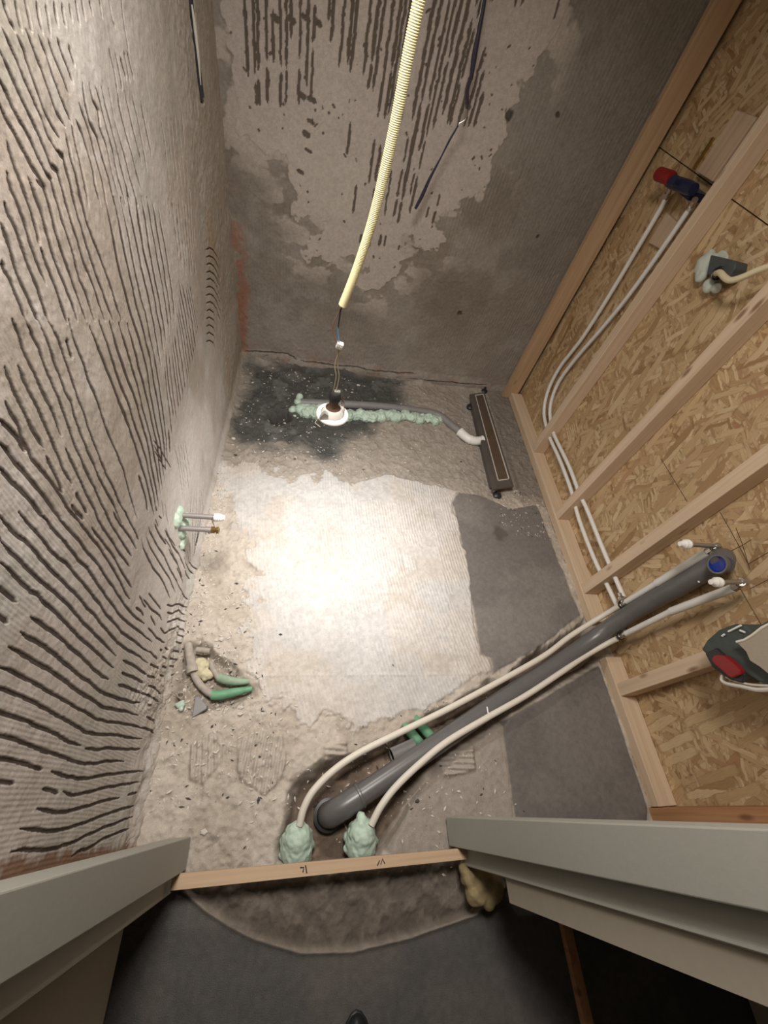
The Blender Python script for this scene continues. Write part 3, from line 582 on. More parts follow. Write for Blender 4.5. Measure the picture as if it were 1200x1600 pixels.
# rough rubble band between the bed and the wall foot
rub = sm(.0, -.25, pad) * 0 + (1 - Pd) * sm(.25, -.1, Xg) * (1 - T)
Hf += rub * (fbm(Xg, Yg, 45, 231, 4) - .45) * .014
Hf -= T * (.062 + .012 * n2) + PT * (.035 + .01 * n2) * sm(-.01, .05, Xg - XL) + HO * .045
Hf += sm(-.365, XL, Xg) * .012 + sm(1.80, 2.2, Yg) * sm(.0, .15, 1.3 - Xg) * (.004 + .03 * sm(2.15, 2.2, Yg) * n1)
lip = np.exp(-(arc / .007) ** 2) * hall
Hf = Hf * (1 - .96 * hall * (1 - AR)) - .012 * hall * (1 - AR) - AR * .03 * (.4 + n1) * sm(-.14, -.19, Yg) + lip * .010
C = np.zeros(Xg.shape + (3,)) + np.array([.425, .37, .31])
C = mixc(C, (.50, .445, .385), sm(.42, .62, n1)); C = mixc(C, (.33, .28, .23), sm(.55, .70, fbm(Xg, Yg, 9, 241, 4)) * .6)
C = mixc(C, (.47, .42, .36), sm(.3, .75, n2) * .35)
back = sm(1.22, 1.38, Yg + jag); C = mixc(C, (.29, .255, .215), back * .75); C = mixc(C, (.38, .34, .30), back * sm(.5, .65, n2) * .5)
tar = sm(.03, -.12, sdf(Xg, Yg, polyF('383,560 480,556 600,580 640,596 645,640 600,655 560,700 505,735 470,700 400,712 350,700 350,640')) + (fbm(Xg, Yg, 8, 251, 4) - .5) * .22)
C = mixc(C, (.058, .062, .060), tar * .93); C = mixc(C, (.16, .165, .155), tar * sm(.55, .75, fbm(Xg, Yg, 12, 253, 4)) * .6)
C = mixc(C, (.05, .045, .04), HO * .8)
C = mixc(C, (.545, .51, .475), Pd * (.92 - .25 * softL)); C = mixc(C, (.62, .585, .55), Pd * rib * .45); C = mixc(C, (.45, .39, .32), Pd * sm(.52, .68, fbm(Xg, Yg, 7, 261, 4)) * .4); C = mixc(C, (.50, .50, .49), Pd * sm(.55, .68, fbm(Xg, Yg, 3.5, 262, 3)) * .6)
C = mixc(C, (.175, .16, .15), SA * .97); C = mixc(C, (.25, .23, .21), SA * sm(.45, .7, fbm(Xg, Yg, 5, 263, 4)) * .6); C = mixc(C, (.14, .13, .122), SB * .97); C = mixc(C, (.20, .185, .17), SB * sm(.45, .7, fbm(Xg, Yg, 5, 265, 4)) * .6)
sp = fl(782, 832); C = mixc(C, (.07, .06, .055), sm(.05, .02, np.hypot(Xg - sp.x, (Yg - sp.y) * .8) + (n2 - .5) * .06) * .6)
C = mixc(C, (.31, .275, .238), SC * .95)
C = mixc(C, (.115, .08, .058), sm(-.002, -.030, tr + jg2) * .93); C = mixc(C, (.25, .19, .14), sm(-.002, -.03, tr + jg2) * sm(.5, .7, n2) * .6)
C = mixc(C, (.30, .245, .19), PT * .7); C = mixc(C, (.38, .34, .29), PT * sm(.5, .65, n3) * .6)
C = mixc(C, (.46, .41, .36), R2 * .6)
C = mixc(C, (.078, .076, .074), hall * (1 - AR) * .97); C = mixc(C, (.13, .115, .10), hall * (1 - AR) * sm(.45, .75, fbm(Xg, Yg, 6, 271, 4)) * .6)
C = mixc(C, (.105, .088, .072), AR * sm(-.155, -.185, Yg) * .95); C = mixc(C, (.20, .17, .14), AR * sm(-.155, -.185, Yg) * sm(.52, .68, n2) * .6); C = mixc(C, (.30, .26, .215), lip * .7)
strip_r = sm(1.13, 1.16, Xg + jag * .3) * sm(1.25, 1.35, Yg); C = mixc(C, (.15, .13, .11), strip_r * .55)
C *= (1 + (n3 - .5) * .35)[..., None]
tone = np.zeros(Xg.shape + (4,)); tone[..., :3] = C; tone[..., 3] = np.clip(SA + SB + hall * (1 - AR), 0, 1)
HF = Hf
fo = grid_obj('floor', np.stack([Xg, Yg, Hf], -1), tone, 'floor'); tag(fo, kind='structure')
def fh(x, y):
    i = int(np.clip((x - x0) / step, 0, HF.shape[0] - 1)); j = int(np.clip((y - y0) / step, 0, HF.shape[1] - 1)); return float(HF[i, j])
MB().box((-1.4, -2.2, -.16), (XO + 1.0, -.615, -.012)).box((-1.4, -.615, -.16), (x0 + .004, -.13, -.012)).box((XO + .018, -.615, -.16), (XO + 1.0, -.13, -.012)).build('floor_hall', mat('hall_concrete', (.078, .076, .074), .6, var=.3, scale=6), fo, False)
MB().box((-.6, -2.2, ZC), (XO + .2, YB + .12, ZC + .1)).build('ceiling', 'ceil', None, False)['kind'] = 'structure'
print('surfaces done', len(LINES), len(SL))

# ================================================================== RIGHT WALL: strand board on a timber frame
def R_(u, v, x=XR): return tuple(pl(u, v, 0, x))
zs1 = 1.315
wr = MB().box((XO, -.16, -.03), (XO + .018, YB + .02, zs1)).build('wall_right', 'osb', None, False); tag(wr, kind='structure')
MB().box((XO, -.16, zs1 + .004), (XO + .018, YB + .02, ZC)).build('upper_board', 'osb', wr, False)
MB().box((XO + .020, -.16, -.03), (XO + .10, YB + .02, ZC)).build('cavity_backing', 'pencil', wr, False)
def line_on_board(pts, r=.0011):
    q = [R_(u, v, XO) for u, v in pts]; m = MB()
    for a, b in zip(q, q[1:]): m.tube([(XO - .0002, a[1], a[2]), (XO - .0002, b[1], b[2])], r, 6)
    return m
m = MB()
for pts in ([(1125, 800), (1140, 826), (1162, 866), (1170, 884)], [(1157, 920), (1172, 946), (1190, 977)], [(1140, 862), (1160, 852), (1174, 843)], [(1168, 882), (1185, 872), (1215, 855)], [(1172, 920), (1190, 911), (1215, 898)], [(1033, 717), (1052, 748), (1074, 784)], [(1150, 825), (1160, 850), (1172, 890)]):
    q = line_on_board(pts); m.add(q.V, q.F)
m.build('saw_lines', 'pencil', wr, False)
def timber(name, a, b, m_, label, group=None, holes=()):
    o = MB().box(a, b).build(name, m_, None, False, bevel=.0025)
    tag(o, label, 'timber', group); return o
timber('wall_stud', (1.252, 2.160, .0), (1.345, 2.192, 2.38), 'redpine', 'broad pine stud standing in the corner against the back wall')
studs = [(1.625, 1.670, 'second pine stud from the corner, bare water pipes curve up beside it'), (1.152, 1.197, 'pine stud in the middle of the board wall, electrical box to its left'),
         (.737, .785, 'pine stud standing just before the washbasin pipes')]
for ya, yb, lb in studs: timber('wall_stud', (XR, ya, .046), (XO - .001, yb, 2.38), 'pineZ', lb)
timber('wall_stud', (XR, .297, .046), (XO - .001, .345, .53), 'pineZ', 'short split pine stud ending under the dark grey housing')
timber('wall_stud', (1.285, -.118, .0), (XO - .001, -.066, 2.38), 'redwood', 'reddish stud at the near end of the board wall behind the door frame')
timber('floor_plate', (XR - .006, .605, .0), (XO - .001, 2.157, .045), 'pineY', 'long pine floor plate under the studs, far side of the pipe trench')
timber('floor_plate', (XR - .006, -.064, .0), (XO - .001, .452, .045), 'pineY', 'short pine floor plate under the board wall, near side of the pipe trench')
# packing pieces screwed to the board
V8 = lambda pts, x0, x1: MB().prism([(p[1], p[2]) for p in (R_(u, v, x0) for u, v in pts)], x0, x1, 0)
o = V8([(1150, 172), (1182, 183), (1112, 283), (1088, 268)], 1.335, XO); tag(o.build('wood_block', 'block', None, False, bevel=.002), 'long pale wood block on the board above the blue valve', 'wood block')
o = V8([(1041, 332), (1057, 346), (1031, 389), (1013, 379)], 1.355, XO); tag(o.build('wood_block', 'block', None, False, bevel=.002), 'short pale wood block between the two rising water pipes', 'wood block')
# ---- twin water pipes running through the studs and up to the shower valve
xa = 1.335
def RP(txt, x=xa): return [R_(u, v, x) for u, v in nums(txt)]
pa = RP('967,951 960,938 949,915 928,872 905,812 893,768 876,722 858,682 853,664 850,645 853,622 862,597 876,572 893,550 912,525 950,465 990,398 1030,330 1041,309')
pb = RP('975,934 968,918 958,895 938,848 918,798 905,770 888,726 866,680 860,655 860,634 866,612 876,592 892,570 912,546 945,508 980,465 1020,410 1060,352 1080,322')
for p, lb in ((pa, 'white riser pipe through the studs, ending under the red capped side of the valve'), (pb, 'white riser pipe through the studs, the one closer along the second stud')):
    o = MB().tube(p, .0095, 14, sub=4).build('water_pipe', 'pexw'); tag(o, lb, 'pipe')
vp = R_(1058, 291, 1.30)
t = thing('shower_valve', vp, 'dark blue shower valve body with red cap and nickel elbows on the board', 'valve')
a = np.array(R_(1046, 283, 1.29)); b = np.array(R_(1084, 296, 1.29)); d = (b - a) / np.linalg.norm(b - a)
m = MB().tube([a, a + d * .03, b - d * .03, b], [.019, .022, .022, .019], 16); m.lathe([(0, .012), (.03, .012), (.03, .017), (.045, .017), (.045, 0)], (a + b) / 2, (-1, 0, .2), 14); m.box((1.30, min(a[1], b[1]) + .01, a[2] - .012), (XO, max(a[1], b[1]) - .01, a[2] + .014)).build('valve_body', 'navy', t)
rc0 = np.array(R_(1050, 279, 1.28)); rc1 = np.array(R_(1030, 272, 1.28)); MB().tube([rc0, rc0 + (rc1 - rc0) * .1, rc1, rc1 + (rc1 - rc0) * .02], [.020, .023, .023, .018], 18).build('cap', 'redcap', t)['label'] = 'red cap'
for u0, v0, u1, v1 in ((1041, 309, 1049, 288), (1078, 326, 1086, 312)):
    MB().tube([R_(u0, v0, xa), R_(u1, v1, 1.31)], [.0105, .0105], 12).tube([R_(u0, v0, xa), R_(u0 * .6 + u1 * .4, v0 * .6 + v1 * .4, 1.325)], .0135, 6).build('elbow', 'chrome', t)
MB().box(tuple(np.array(R_(1083, 262, 1.362)) - [0, .008, 0]), tuple(np.array(R_(1083, 262, 1.362)) + [.008, .004, .09])).build('fixing_strip', 'brass', t, False)
# ---- foam helper: merged bubbles
def foam(name, spheres, m_, label, cat='foam', parent=None, vox=.0035, disp=.006, dsz=.02):
    b = MB()
    for c, r, *sq in spheres: b.sphere(c, r, sq[0] if sq else (1, 1, 1), 12)
    o = b.build(name, m_, parent); r_ = o.modifiers.new('remesh', 'REMESH'); r_.mode = 'VOXEL'; r_.voxel_size = vox; r_.use_smooth_shade = True
    tx = bpy.data.textures.new(name, 'CLOUDS'); tx.noise_scale = dsz; tx.noise_depth = 1
    dm = o.modifiers.new('lumps', 'DISPLACE'); dm.texture = tx; dm.strength = disp; dm.mid_level = .5; dm.texture_coords = 'LOCAL'
    s2 = o.modifiers.new('smooth', 'SMOOTH'); s2.iterations = 5; s2.factor = .5
    if label and parent is None: tag(o, label, cat)
    return o
# ---- electrical box with cream conduit
c = np.array(R_(1128, 418, 1.34)); t = thing('electrical_box', tuple(c), 'grey electrical box set in white foam on the board between two studs', 'electrical box')
MB().prism([(p[1], p[2]) for p in (R_(u, v, 1.32) for u, v in ((1110, 398), (1150, 408), (1148, 420), (1132, 440), (1104, 428)))], 1.32, XO, 0).build('box_body', 'boxgrey', t, False, bevel=.004)
MB().lathe([(0, .021), (-.004, .022), (-.006, .017), (.004, .015)], R_(1122, 427, 1.315), (-1, -.3, .2), 20).build('gland', 'black', t)
foam('foam_collar', [(R_(1101, 412, 1.345), .030, (.7, 1, 1.3)), (R_(1096, 430, 1.345), .024, (.7, 1, 1)), (R_(1108, 446, 1.345), .024, (.7, 1, 1)), (R_(1120, 450, 1.345), .018, (.7, 1, 1)), (R_(1110, 397, 1.35), .018, (.7, 1, 1)), (R_(1128, 402, 1.36), .02, (.5, 1.5, 1)), (R_(1146, 432, 1.362), .018, (.5, 1, 1))], 'foamw', None, parent=t, disp=.008)['label'] = 'white foam'
o = MB().tube([R_(1119, 427, 1.315), R_(1125, 426, 1.29), R_(1133, 434, 1.275), R_(1142, 438, 1.27), R_(1160, 433, 1.27), R_(1185, 422, 1.27), R_(1215, 412, 1.27), R_(1260, 400, 1.27)], .0095, 14, sub=5).build('cream_conduit', 'cream'); tag(o, 'cream electrical conduit bending out of the foamed box and leading right', 'conduit')

# ================================================================== DRAIN PIPE and water pipes in the trench
pr_ = .0335
P = [(.150, -.020, -.055), (.158, -.016, -.012), (.185, -.004, .008), (.30, .052, .014), (.569, .185, .020), (.80, .300, .026), (1.02, .405, .040), (1.17, .480, .065), (1.26, .530, .12), (1.30, .556, .21), (1.312, .566, .32), (1.315, .567, .50), (1.315, .567, .64)]
t = thing('drain_pipe', (.15, -.02, -.05), 'thick dark grey waste pipe crossing the trench and climbing the board wall', 'pipe')
MB().tube(P, pr_, 24, sub=6).build('pipe', 'drainpipe', t)
q = [np.array(p) for p in ((.150, -.020, -.058), (.156, -.017, -.016), (.182, -.005, .006), (.24, .023, .012))]
MB().tube(q, [.0365, .0365, .0365, .0365], 24, sub=5).build('elbow', 'drainpipe', t); MB().lathe([(-.003, .0360), (0, .0385), (.006, .0385), (.009, .0360)], (.24, .023, .012), (1, .5, .03), 24).build('collar', 'drainpipe', t)
MB().lathe([(0, .036), (.004, .046), (.014, .046), (.016, .037)], (.149, -.020, -.052), (0, 0, 1), 24).build('sealing_ring', 'black', t)
cb = np.array(R_(1125, 882, 1.262)); up = np.array([1.315, .567, .64])
MB().tube([up - [0, 0, .06], up, (1.31, .567, .672), (1.298, .567, .692), cb + [.008, 0, 0]], [.0335, .0345, .0345, .034, .031], 22, sub=4).build('bend', 'drainpipe', t)
sr_ = MB().lathe([(0, .030), (.012, .030), (.012, .0245), (.0, .0245)], cb, (-1, 0, .12), 26, closed=True).build('socket_rim', 'drainpipe', t)
MB().lathe([(.011, .0255), (.014, .0235), (.004, .0205), (.002, 0)], cb, (-1, 0, .12), 26).build('plug', 'bluecap', sr_)['label'] = 'blue plug'
for x, y, z, k in ((.71, .255, .062, 1), (1.296, .545, .585, .8)):
    MB().box((x - .002, y - .012 * k, z - .001), (x + .002, y + .012 * k, z + .0025)).build('sticker_scrap', 'white', t, False)['label'] = 'torn white sticker scrap'
# clamp hardware where the pipe meets the wall
def valve_union(p, ax, r=.012):
    return MB().lathe([(-.022, .009), (-.018, r), (-.008, r), (-.006, .010), (.006, .010), (.008, r), (.018, r), (.022, .009)], p, ax, 12)
wl_pts = [(.057, -.039, .05), (.068, .003, .060), (.095, .045, .064), (.153, .093, .064), (.236, .139, .064), (.369, .191, .064), (.564, .265, .064), (.785, .357, .064), (1.005, .454, .066), (1.150, .535, .080), (1.245, .582, .125), (1.285, .600, .175), (1.295, .604, .232)]
wl_pts = [(x * (1.6 - z) / 1.55, y * (1.6 - z) / 1.55, z) if z < .1 else (x, y, z) for x, y, z in wl_pts]
o = MB().tube(wl_pts, .0108, 16, sub=6).build('water_pipe', 'pex'); tag(o, 'cream insulated water pipe in the trench left of the thick grey waste pipe', 'pipe')
wr_pts = [(.271, -.052, .05), (.303, -.007, .060), (.358, .044, .064), (.45, .107, .064), (.549, .164, .064), (.706, .232, .064), (.878, .303, .064), (1.038, .378, .066), (1.19, .452, .075), (1.262, .484, .115), (1.285, .492, .155)]
wr_pts = [(x * (1.6 - z) / 1.55, y * (1.6 - z) / 1.55, z) if z < .1 else (x, y, z) for x, y, z in wr_pts]
o = MB().tube(wr_pts, .0108, 16, sub=6).build('water_pipe', 'pex'); tag(o, 'cream insulated water pipe in the trench right of the thick grey waste pipe', 'pipe')
def tee(loc, label, tw):
    t = thing('pipe_tee', loc, label, 'pipe fitting'); l = np.array(loc)
    valve_union(l, (0, 0, 1)).build('tee_body', 'chrome', t)
    m = MB().tube([l, l + tw], .0085, 10).lathe([(0, .012), (.006, .0145), (.014, .0145), (.018, .010)], l + np.array(tw) * .3, tw, 8); m.build('branch', 'chrome', t)
    MB().lathe([(-.005, .0135), (0, .0155), (.005, .0135)], l - [0, 0, .012], (0, 0, 1), 14).build('ring', 'black', t)
tee((1.297, .604, .245), 'nickel tee where the white riser joins the cream pipe left of the waste pipe', (0.0, .045, .0))
tee((1.292, .497, .182), 'nickel tee on the cream pipe right of the waste pipe', (.035, .03, .0))
def basin_feed(y0, y1, ytop, ztop, zj, label, tip, z0, lblstub, zb):
    o = MB().tube([(1.293, y0, z0), (1.293, y0 + (y1 - y0) * .5, (z0 + zj) / 2), (1.293, y1, zj)], .0108, 16, sub=4).tube([(1.293, y1, zj - .004), (1.293, (y1 + ytop) / 2, (zj + ztop) / 2), (1.293, ytop, ztop)], .0135, 16, sub=3)
    tag(o.build('water_pipe', 'pexw'), label, 'pipe')
    t = thing('tap_connection', (1.293, ytop, ztop), lblstub, 'tap connection')
    e = np.array([1.293, ytop, ztop]); tp = np.array(tip)
    MB().tube([e, e + [0, 0, .014], e + [0, 0, .026], (1.283, ytop, ztop + .036)], .0095, 12, sub=3).tube([e + [-.002, 0, .002], e + [-.002, 0, .02]], .0125, 8).build('elbow', 'chrome', t)
    s = np.array([1.296, tp[1], ztop + .035]); sg_ = MB().tube([s, tp + [.02, 0, 0]], .0075, 14).tube([s + [.006, 0, 0], s + [-.012, 0, 0]], .011, 10).build('spigot', 'steel', t)
    MB().lathe([(0, .0135), (.006, .0155), (.009, .0135), (.012, .0155), (.016, .0135), (.019, .0145), (.023, .012), (.026, .0095), (.036, .0075), (.037, 0)], tp + [.026, 0, 0], (-1, 0, 0), 20).build('plug', 'white', sg_)['label'] = 'ribbed white plug'
basin_feed(.604, .604, .606, .665, .44, 'white feed pipe on the board left of the waste pipe, to the left spigot', (1.165, .607, .700), .268, 'left tap connection with a ribbed white plug on a metal spigot', 0)
basin_feed(.497, .494, .472, .680, .445, 'white feed pipe on the board right of the waste pipe, to the right spigot', (1.195, .476, .705), .20, 'right tap connection with a round ribbed white plug below the blue plug', 0)
# ---- old pipes lying in the trench
def tubeobj(name, pts, r, m_, label, cat='pipe', group=None, sub=4, seg=18, caps=True):
    o = MB().tube(pts, r, seg, sub=sub, caps=caps).build(name, m_); return tag(o, label, cat, group)
a = fl(612, 1181, -.006); b = fl(646, 1166, -.006); d = (b - a).normalized(); t = thing('pipe_stub', tuple(a), 'short cut-off grey pipe stub lying in the trench beside the green pipes', 'pipe')
MB().lathe([(0, .0245), (.088, .0245), (.088, .0215), (.0, .0215)], a, d, 24, closed=True).build('sleeve', 'drainpipe_l', t); MB().lathe([(.004, .0212), (.03, .0212), (.03, 0)], a, d, 20).build('bore', 'black', t)
for k, (u0, v0, u1, v1, lb) in enumerate(((636, 1138, 658, 1164, 'green pipe crossing under the cream pipe, next to the grey stub'), (652, 1127, 676, 1154, 'second green pipe crossing under the cream pipe, farther from the grey stub'))):
    A_, B_ = fl(u0, v0, -.018), fl(u1, v1, -.018); e = (B_ - A_) * .25
    tubeobj('green_pipe', [A_ - e, A_, B_, B_ + e], .0175, 'green', lb)
# ---- foam bells round the two pipe ends
def bell(cx, cy, extra, label, sd):
    r = random.Random(sd); sp = [((cx, cy - .012, -.005), .049, (1, 1.2, 1)), ((cx, cy + .008, .020), .041, (1, 1.1, .9))]
    for k in range(5):   # coiled rope of foam
        a0 = k * 1.3; z = -.02 + .014 * k; rr = .041 - .0055 * k
        for j in range(9):
            a1 = a0 + j * .7; sp.append(((cx + rr * math.cos(a1), cy - .012 + .006 * k + rr * 1.1 * math.sin(a1), z + r.uniform(-.004, .004)), r.uniform(.0125, .017)))
    return foam('foam_collar', sp + extra, 'foam', label, 'foam', disp=.007, dsz=.012, vox=.003)
bell(.054, -.078, [], 'lumpy mint green foam collar at the foot of the left cream pipe', 3)
bell(.247, -.080, [((.245, -.040, .035), .017), ((.243, -.028, .03), .014), ((.207, -.104, -.01), .014), ((.212, -.098, -.005), .011)], 'taller mint green foam collar at the foot of the right cream pipe', 5)

# ================================================================== SHOWER CORNER: linear drain, waste pipe, foam
t = thing('shower_drain', (1.04, 1.7, 0), 'long dark steel linear shower drain on the floor by the back of the board wall', 'drain')
def quad(c4, z0, z1): return [(x, y, z) for (x, y) in c4 for z in (z0, z1)]
dA, dB, dC, dD = [np.array(fl(u, v, .05)) for u, v in ((734, 616), (757, 613), (803, 760), (770, 765))]
def dl(s, tt): return (dA * (1 - s) + dB * s) * (1 - tt) + (dD * (1 - s) + dC * s) * tt     # s across, tt along
def slab(s0, s1, t0, t1, z0, z1, m=None):
    b = m or MB(); c4 = [dl(s0, t0), dl(s1, t0), dl(s1, t1), dl(s0, t1)]; V = [(p[0], p[1], z) for z in (z0, z1) for p in c4]
    return b.add(V, [(3, 2, 1, 0), (4, 5, 6, 7), (0, 1, 5, 4), (1, 2, 6, 5), (2, 3, 7, 6), (3, 0, 4, 7)])
m = slab(0, .30, 0, 1, .040, .050); slab(.92, 1, 0, 1, .040, .050, m); slab(.30, .92, 0, .012, .040, .050, m); slab(.30, .92, .94, 1, .040, .050, m); slab(.08, .92, .05, .95, .0, .030, m); slab(.25, .31, .01, .98, .026, .052, m); slab(.91, .95, .01, .98, .026, .052, m)
m.build('channel', 'steeld', t, False)
gr_ = slab(.37, .86, .025, .925, .036, .0475).build('grate', 'grate', t, False)
m = MB()
for s0, s1, t0, t1 in ((.335, .37, .02, .93), (.865, .90, .02, .93), (.335, .90, .016, .0215), (.335, .90, .926, .932)): slab(s0, s1, t0, t1, .04, .0512, m)
m.build('grate_edge', 'edge', gr_, False)
for u, v, z in ((778, 772, .012), (736, 634, .022), (757, 609, .02)):
    p = fl(u, v, z); MB().lathe([(-.022, .0), (-.022, .019), (-.016, .024), (-.006, .024), (0, .019), (.004, .008), (.02, .006), (.02, 0)], p, (0, 0, 1), 22).build('foot', 'black', t)
bp = [fl(u, v, .018) for u, v in nums('470,629 520,631 580,634 640,640 676,646 690,652 706,665 722,677')]
t = thing('drain_pipe', tuple(bp[0]), 'dusty grey waste pipe sunk in the floor along the back wall', 'pipe')
MB().tube(bp, .022, 20, sub=5).build('pipe', 'drainpipe_l', t)
wp_ = [fl(u, v, .030) for u, v in nums('719,675 727,682 735,687 744,689 753,688')]
m = MB().tube(wp_, .025, 22, sub=5)
for i in (0, 2, 4): m.lathe([(-.004, .025), (-.003, .028), (.003, .028), (.004, .025)], wp_[i], (wp_[min(i + 1, 4)] - wp_[max(i - 1, 0)]), 22)
m.build('bend', 'white', t)['label'] = 'white bend joined to the shower drain'
sp = []
rr = random.Random(4)
for i in range(110):
    f = i / 109; u = 470 + f * 216; v = 643 + 14 * f + rr.uniform(-4, 4) + 2 * math.sin(f * 6); p = fl(u, v, .006 + rr.uniform(0, .016)); sp.append((tuple(p), rr.choice((.012, .016, .020, .022, .024)) * (1.4 - .3 * f)))
foam('foam_strip', sp, 'foam', 'long ragged strip of mint green foam along the sunken pipe by the back wall', disp=.016, dsz=.012, vox=.0035)
sp = [(tuple(fl(u, v, z)), r) for u, v, z, r in ((468, 620, .03, .020), (465, 628, .02, .022), (470, 640, .01, .035), (480, 640, .01, .035), (458, 641, .0, .024), (460, 652, -.01, .017), (474, 648, .005, .022), (466, 655, -.005, .012), (490, 640, .01, .030), (500, 638, .012, .028))]
foam('foam_clump', sp, 'foam', 'branching clump of mint green foam by the dark hole in the back corner', disp=.010, dsz=.02, vox=.004)

# ================================================================== PIPE STUBS in the left wall, pit at its foot
zst = .342; yst = .835
t = thing('pipe_stub', (XL, yst, zst), 'grey pipe stub with ribbed white plug, farther one sticking out of the left wall', 'pipe')
tb_ = MB().tube([(XL - .02, yst, zst), (XL + .115, yst, zst)], .0092, 16).build('tube', 'stub', t)
MB().lathe([(0, .0135), (.008, .0145), (.011, .0125), (.014, .0145), (.018, .012), (.021, .013), (.026, .0105), (.034, .009), (.035, 0)], (XL + .113, yst, zst), (1, 0, 0), 18).build('plug', 'white', tb_)['label'] = 'ribbed white plug'
t = thing('pipe_stub', (XL, .806, .306), 'grey pipe stub with brass end, nearer one sticking out of the left wall', 'pipe')
tb_ = MB().tube([(XL - .02, .806, .306), (XL + .105, .806, .306)], .0092, 16).tube([(XL + .085, .806, .306), (XL + .105, .806, .306)], .0105, 16).build('tube', 'stub', t)
MB().lathe([(0, .009), (.002, .0135), (.012, .0135), (.013, .010), (.018, .010), (.018, .0135), (.026, .0135), (.026, .008)], (XL + .103, .806, .306), (1, 0, 0), 6).build('cap', 'brass', tb_)['label'] = 'brass cap'
tubeobj('support_wire', [(XL + .10, .84, .328), (XL + .115, .815, .295), (XL + .12, .80, .29)], .0015, 'steel', 'thin wire between the two stub ends at the left wall', 'wire', sub=3, seg=6)
def LW(u, v, x=XL): return tuple(pl(u, v, 0, x))
foam('foam_patch', [(LW(280, 801), 0.0260, (.6, 1, 1)), (LW(276, 812), 0.0286, (.6, 1.1, 1)), (LW(285, 817), 0.0364, (.55, 1.1, 1)), (LW(290, 812), 0.0286, (.6, 1, 1)), (LW(283, 830), 0.0286, (.6, 1, 1)), (LW(286, 842), 0.0234, (.6, 1, 1.2)), (LW(284, 853), 0.0156, (.6, 1, 1.2))], 'foam', 'mint green foam patch sealing the two pipe stubs in the left wall', disp=.008, dsz=.012, vox=.003)
zp = -.010
gp = lambda txt, z=zp: [fl(u, v, z) for u, v in nums(txt)]
t = thing('old_pipe', tuple(fl(300, 1040, 0)), 'dusty grey pipe bending into a bright green sleeve, in the pit by the left wall', 'pipe')
MB().tube(gp('294,1006 296,1020 299,1035', -.004) + gp('301,1050'), [.014, .015, .016, .017], 16, sub=3).tube(gp('299,1040 301,1051', 0), .0195, 16).build('thick_pipe', 'lead', t)
MB().tube(gp('302,1050 306,1060 313,1070 322,1079 333,1086'), [.0115, .0115, .012, .012, .013], 16, sub=4).build('thin_pipe', 'lead', t)
MB().tube(gp('331,1086 345,1086 365,1082 394,1076', -.004), [.016, .016, .015, .008], 18, sub=3).build('sleeve', 'green', t)['label'] = 'bright green sleeve'
t = thing('old_pipe', tuple(fl(340, 1058, 0)), 'thinner grey pipe bending into a pale dusty green sleeve, in the same pit', 'pipe')
MB().tube(gp('330,1036 332,1044 337,1052 343,1060 349,1062', -.006), [.008, .009, .010, .012, .013], 14, sub=4).build('thin_pipe', 'lead', t)
MB().tube(gp('342,1058 352,1062 368,1065 390,1065', -.004), [.0155, .0155, .014, .008], 18, sub=3).build('sleeve', 'greenl', t)['label'] = 'dusty pale green sleeve'
foam('old_foam', [(tuple(fl(u, v, -.015)), r) for u, v, r in ((312, 1036, .020), (318, 1040, .022), (314, 1050, .022), (322, 1054, .018), (328, 1055, .014), (320, 1060, .012), (310, 1044, .014))], 'foamy', 'lump of old yellow foam between the bent pipes in the pit', disp=.012, dsz=.015)
a = fl(313, 1108, -.02); MB_ = MB().prism([(a.x - .017, a.y - .03), (a.x - .020, a.y + .035), (a.x - .010, a.y + .037), (a.x + .024, a.y + .004), (a.x + .022, a.y - .004)], -.030, .002, 2)
tag(MB_.build('pipe_shard', 'drainpipe_l', None, False, bevel=.002), 'triangular shard of dark grey pipe below the green sleeve in the pit', 'shard')
a = fl(316, 1016, .0); tag(MB().tube([a + Vector((-.02, .002, 0)), a + Vector((.028, -.004, .002))], [.010, .011], 10).build('plaster_roll', 'lead'), 'flat rounded lump of plaster above the yellow foam', 'plaster lump')
a = fl(283, 1085, -.012); tag(MB().lathe([(0, .011), (.014, .011), (.014, .0085), (0, .0085)], a, (.1, -.3, 1), 18, closed=True).build('pipe_ring', 'lead'), 'small open pipe ring standing in the rubble by the left wall', 'pipe ring')
foam('foam_scrap', [(tuple(fl(u, v, -.005)), r) for u, v, r in ((284, 1100, .012), (280, 1102, .009), (283, 1108, .008), (276, 1101, .006))], 'foam', 'small scrap of green foam on the rubble by the left wall', disp=.006, dsz=.01, vox=.0025)

# ================================================================== HANGING DOWNLIGHT, connector and yellow conduit
lx, ly, lz = LAMP
t = thing('downlight', (lx, ly, lz - .004), 'white recessed downlight hanging loose on its cable above the back floor', 'lamp')
MB().lathe([(-.004, .0415), (0, .0430), (.003, .0415), (.005, .034), (.005, .031), (-.001, .031), (-.004, .033)], (lx, ly, lz), (0, 0, 1), 40, closed=True).build('trim_ring', 'whitepaint', t)
MB().lathe([(.001, .0312), (.004, .0300), (.004, .0285), (-.001, .0295)], (lx, ly, lz), (0, 0, 1), 36, closed=True).build('reflector', 'reflector', t)
MB().lathe([(.002, .0290), (.007, .0285), (.022, .0225), (.024, .0205), (.022, .0195), (.007, .0265), (.002, .027)], (lx, ly, lz), (0, 0, 1), 36, closed=True).build('holder_cone', 'whitepaint', t)
ax_ = np.array([-.0, -.02, 1.0])
bb_ = MB().lathe([(-.002, .0240), (.004, .0255), (.010, .0240), (.018, .0170), (.028, .0125), (.052, .0120), (.056, .0105)], (lx, ly, lz), ax_, 28).build('bulb_body', 'brown', t)
MB().lathe([(-.0022, .0238), (-.0030, .015), (-.0032, 0)], (lx, ly, lz), ax_, 28).build('bulb_face', 'glow', bb_)
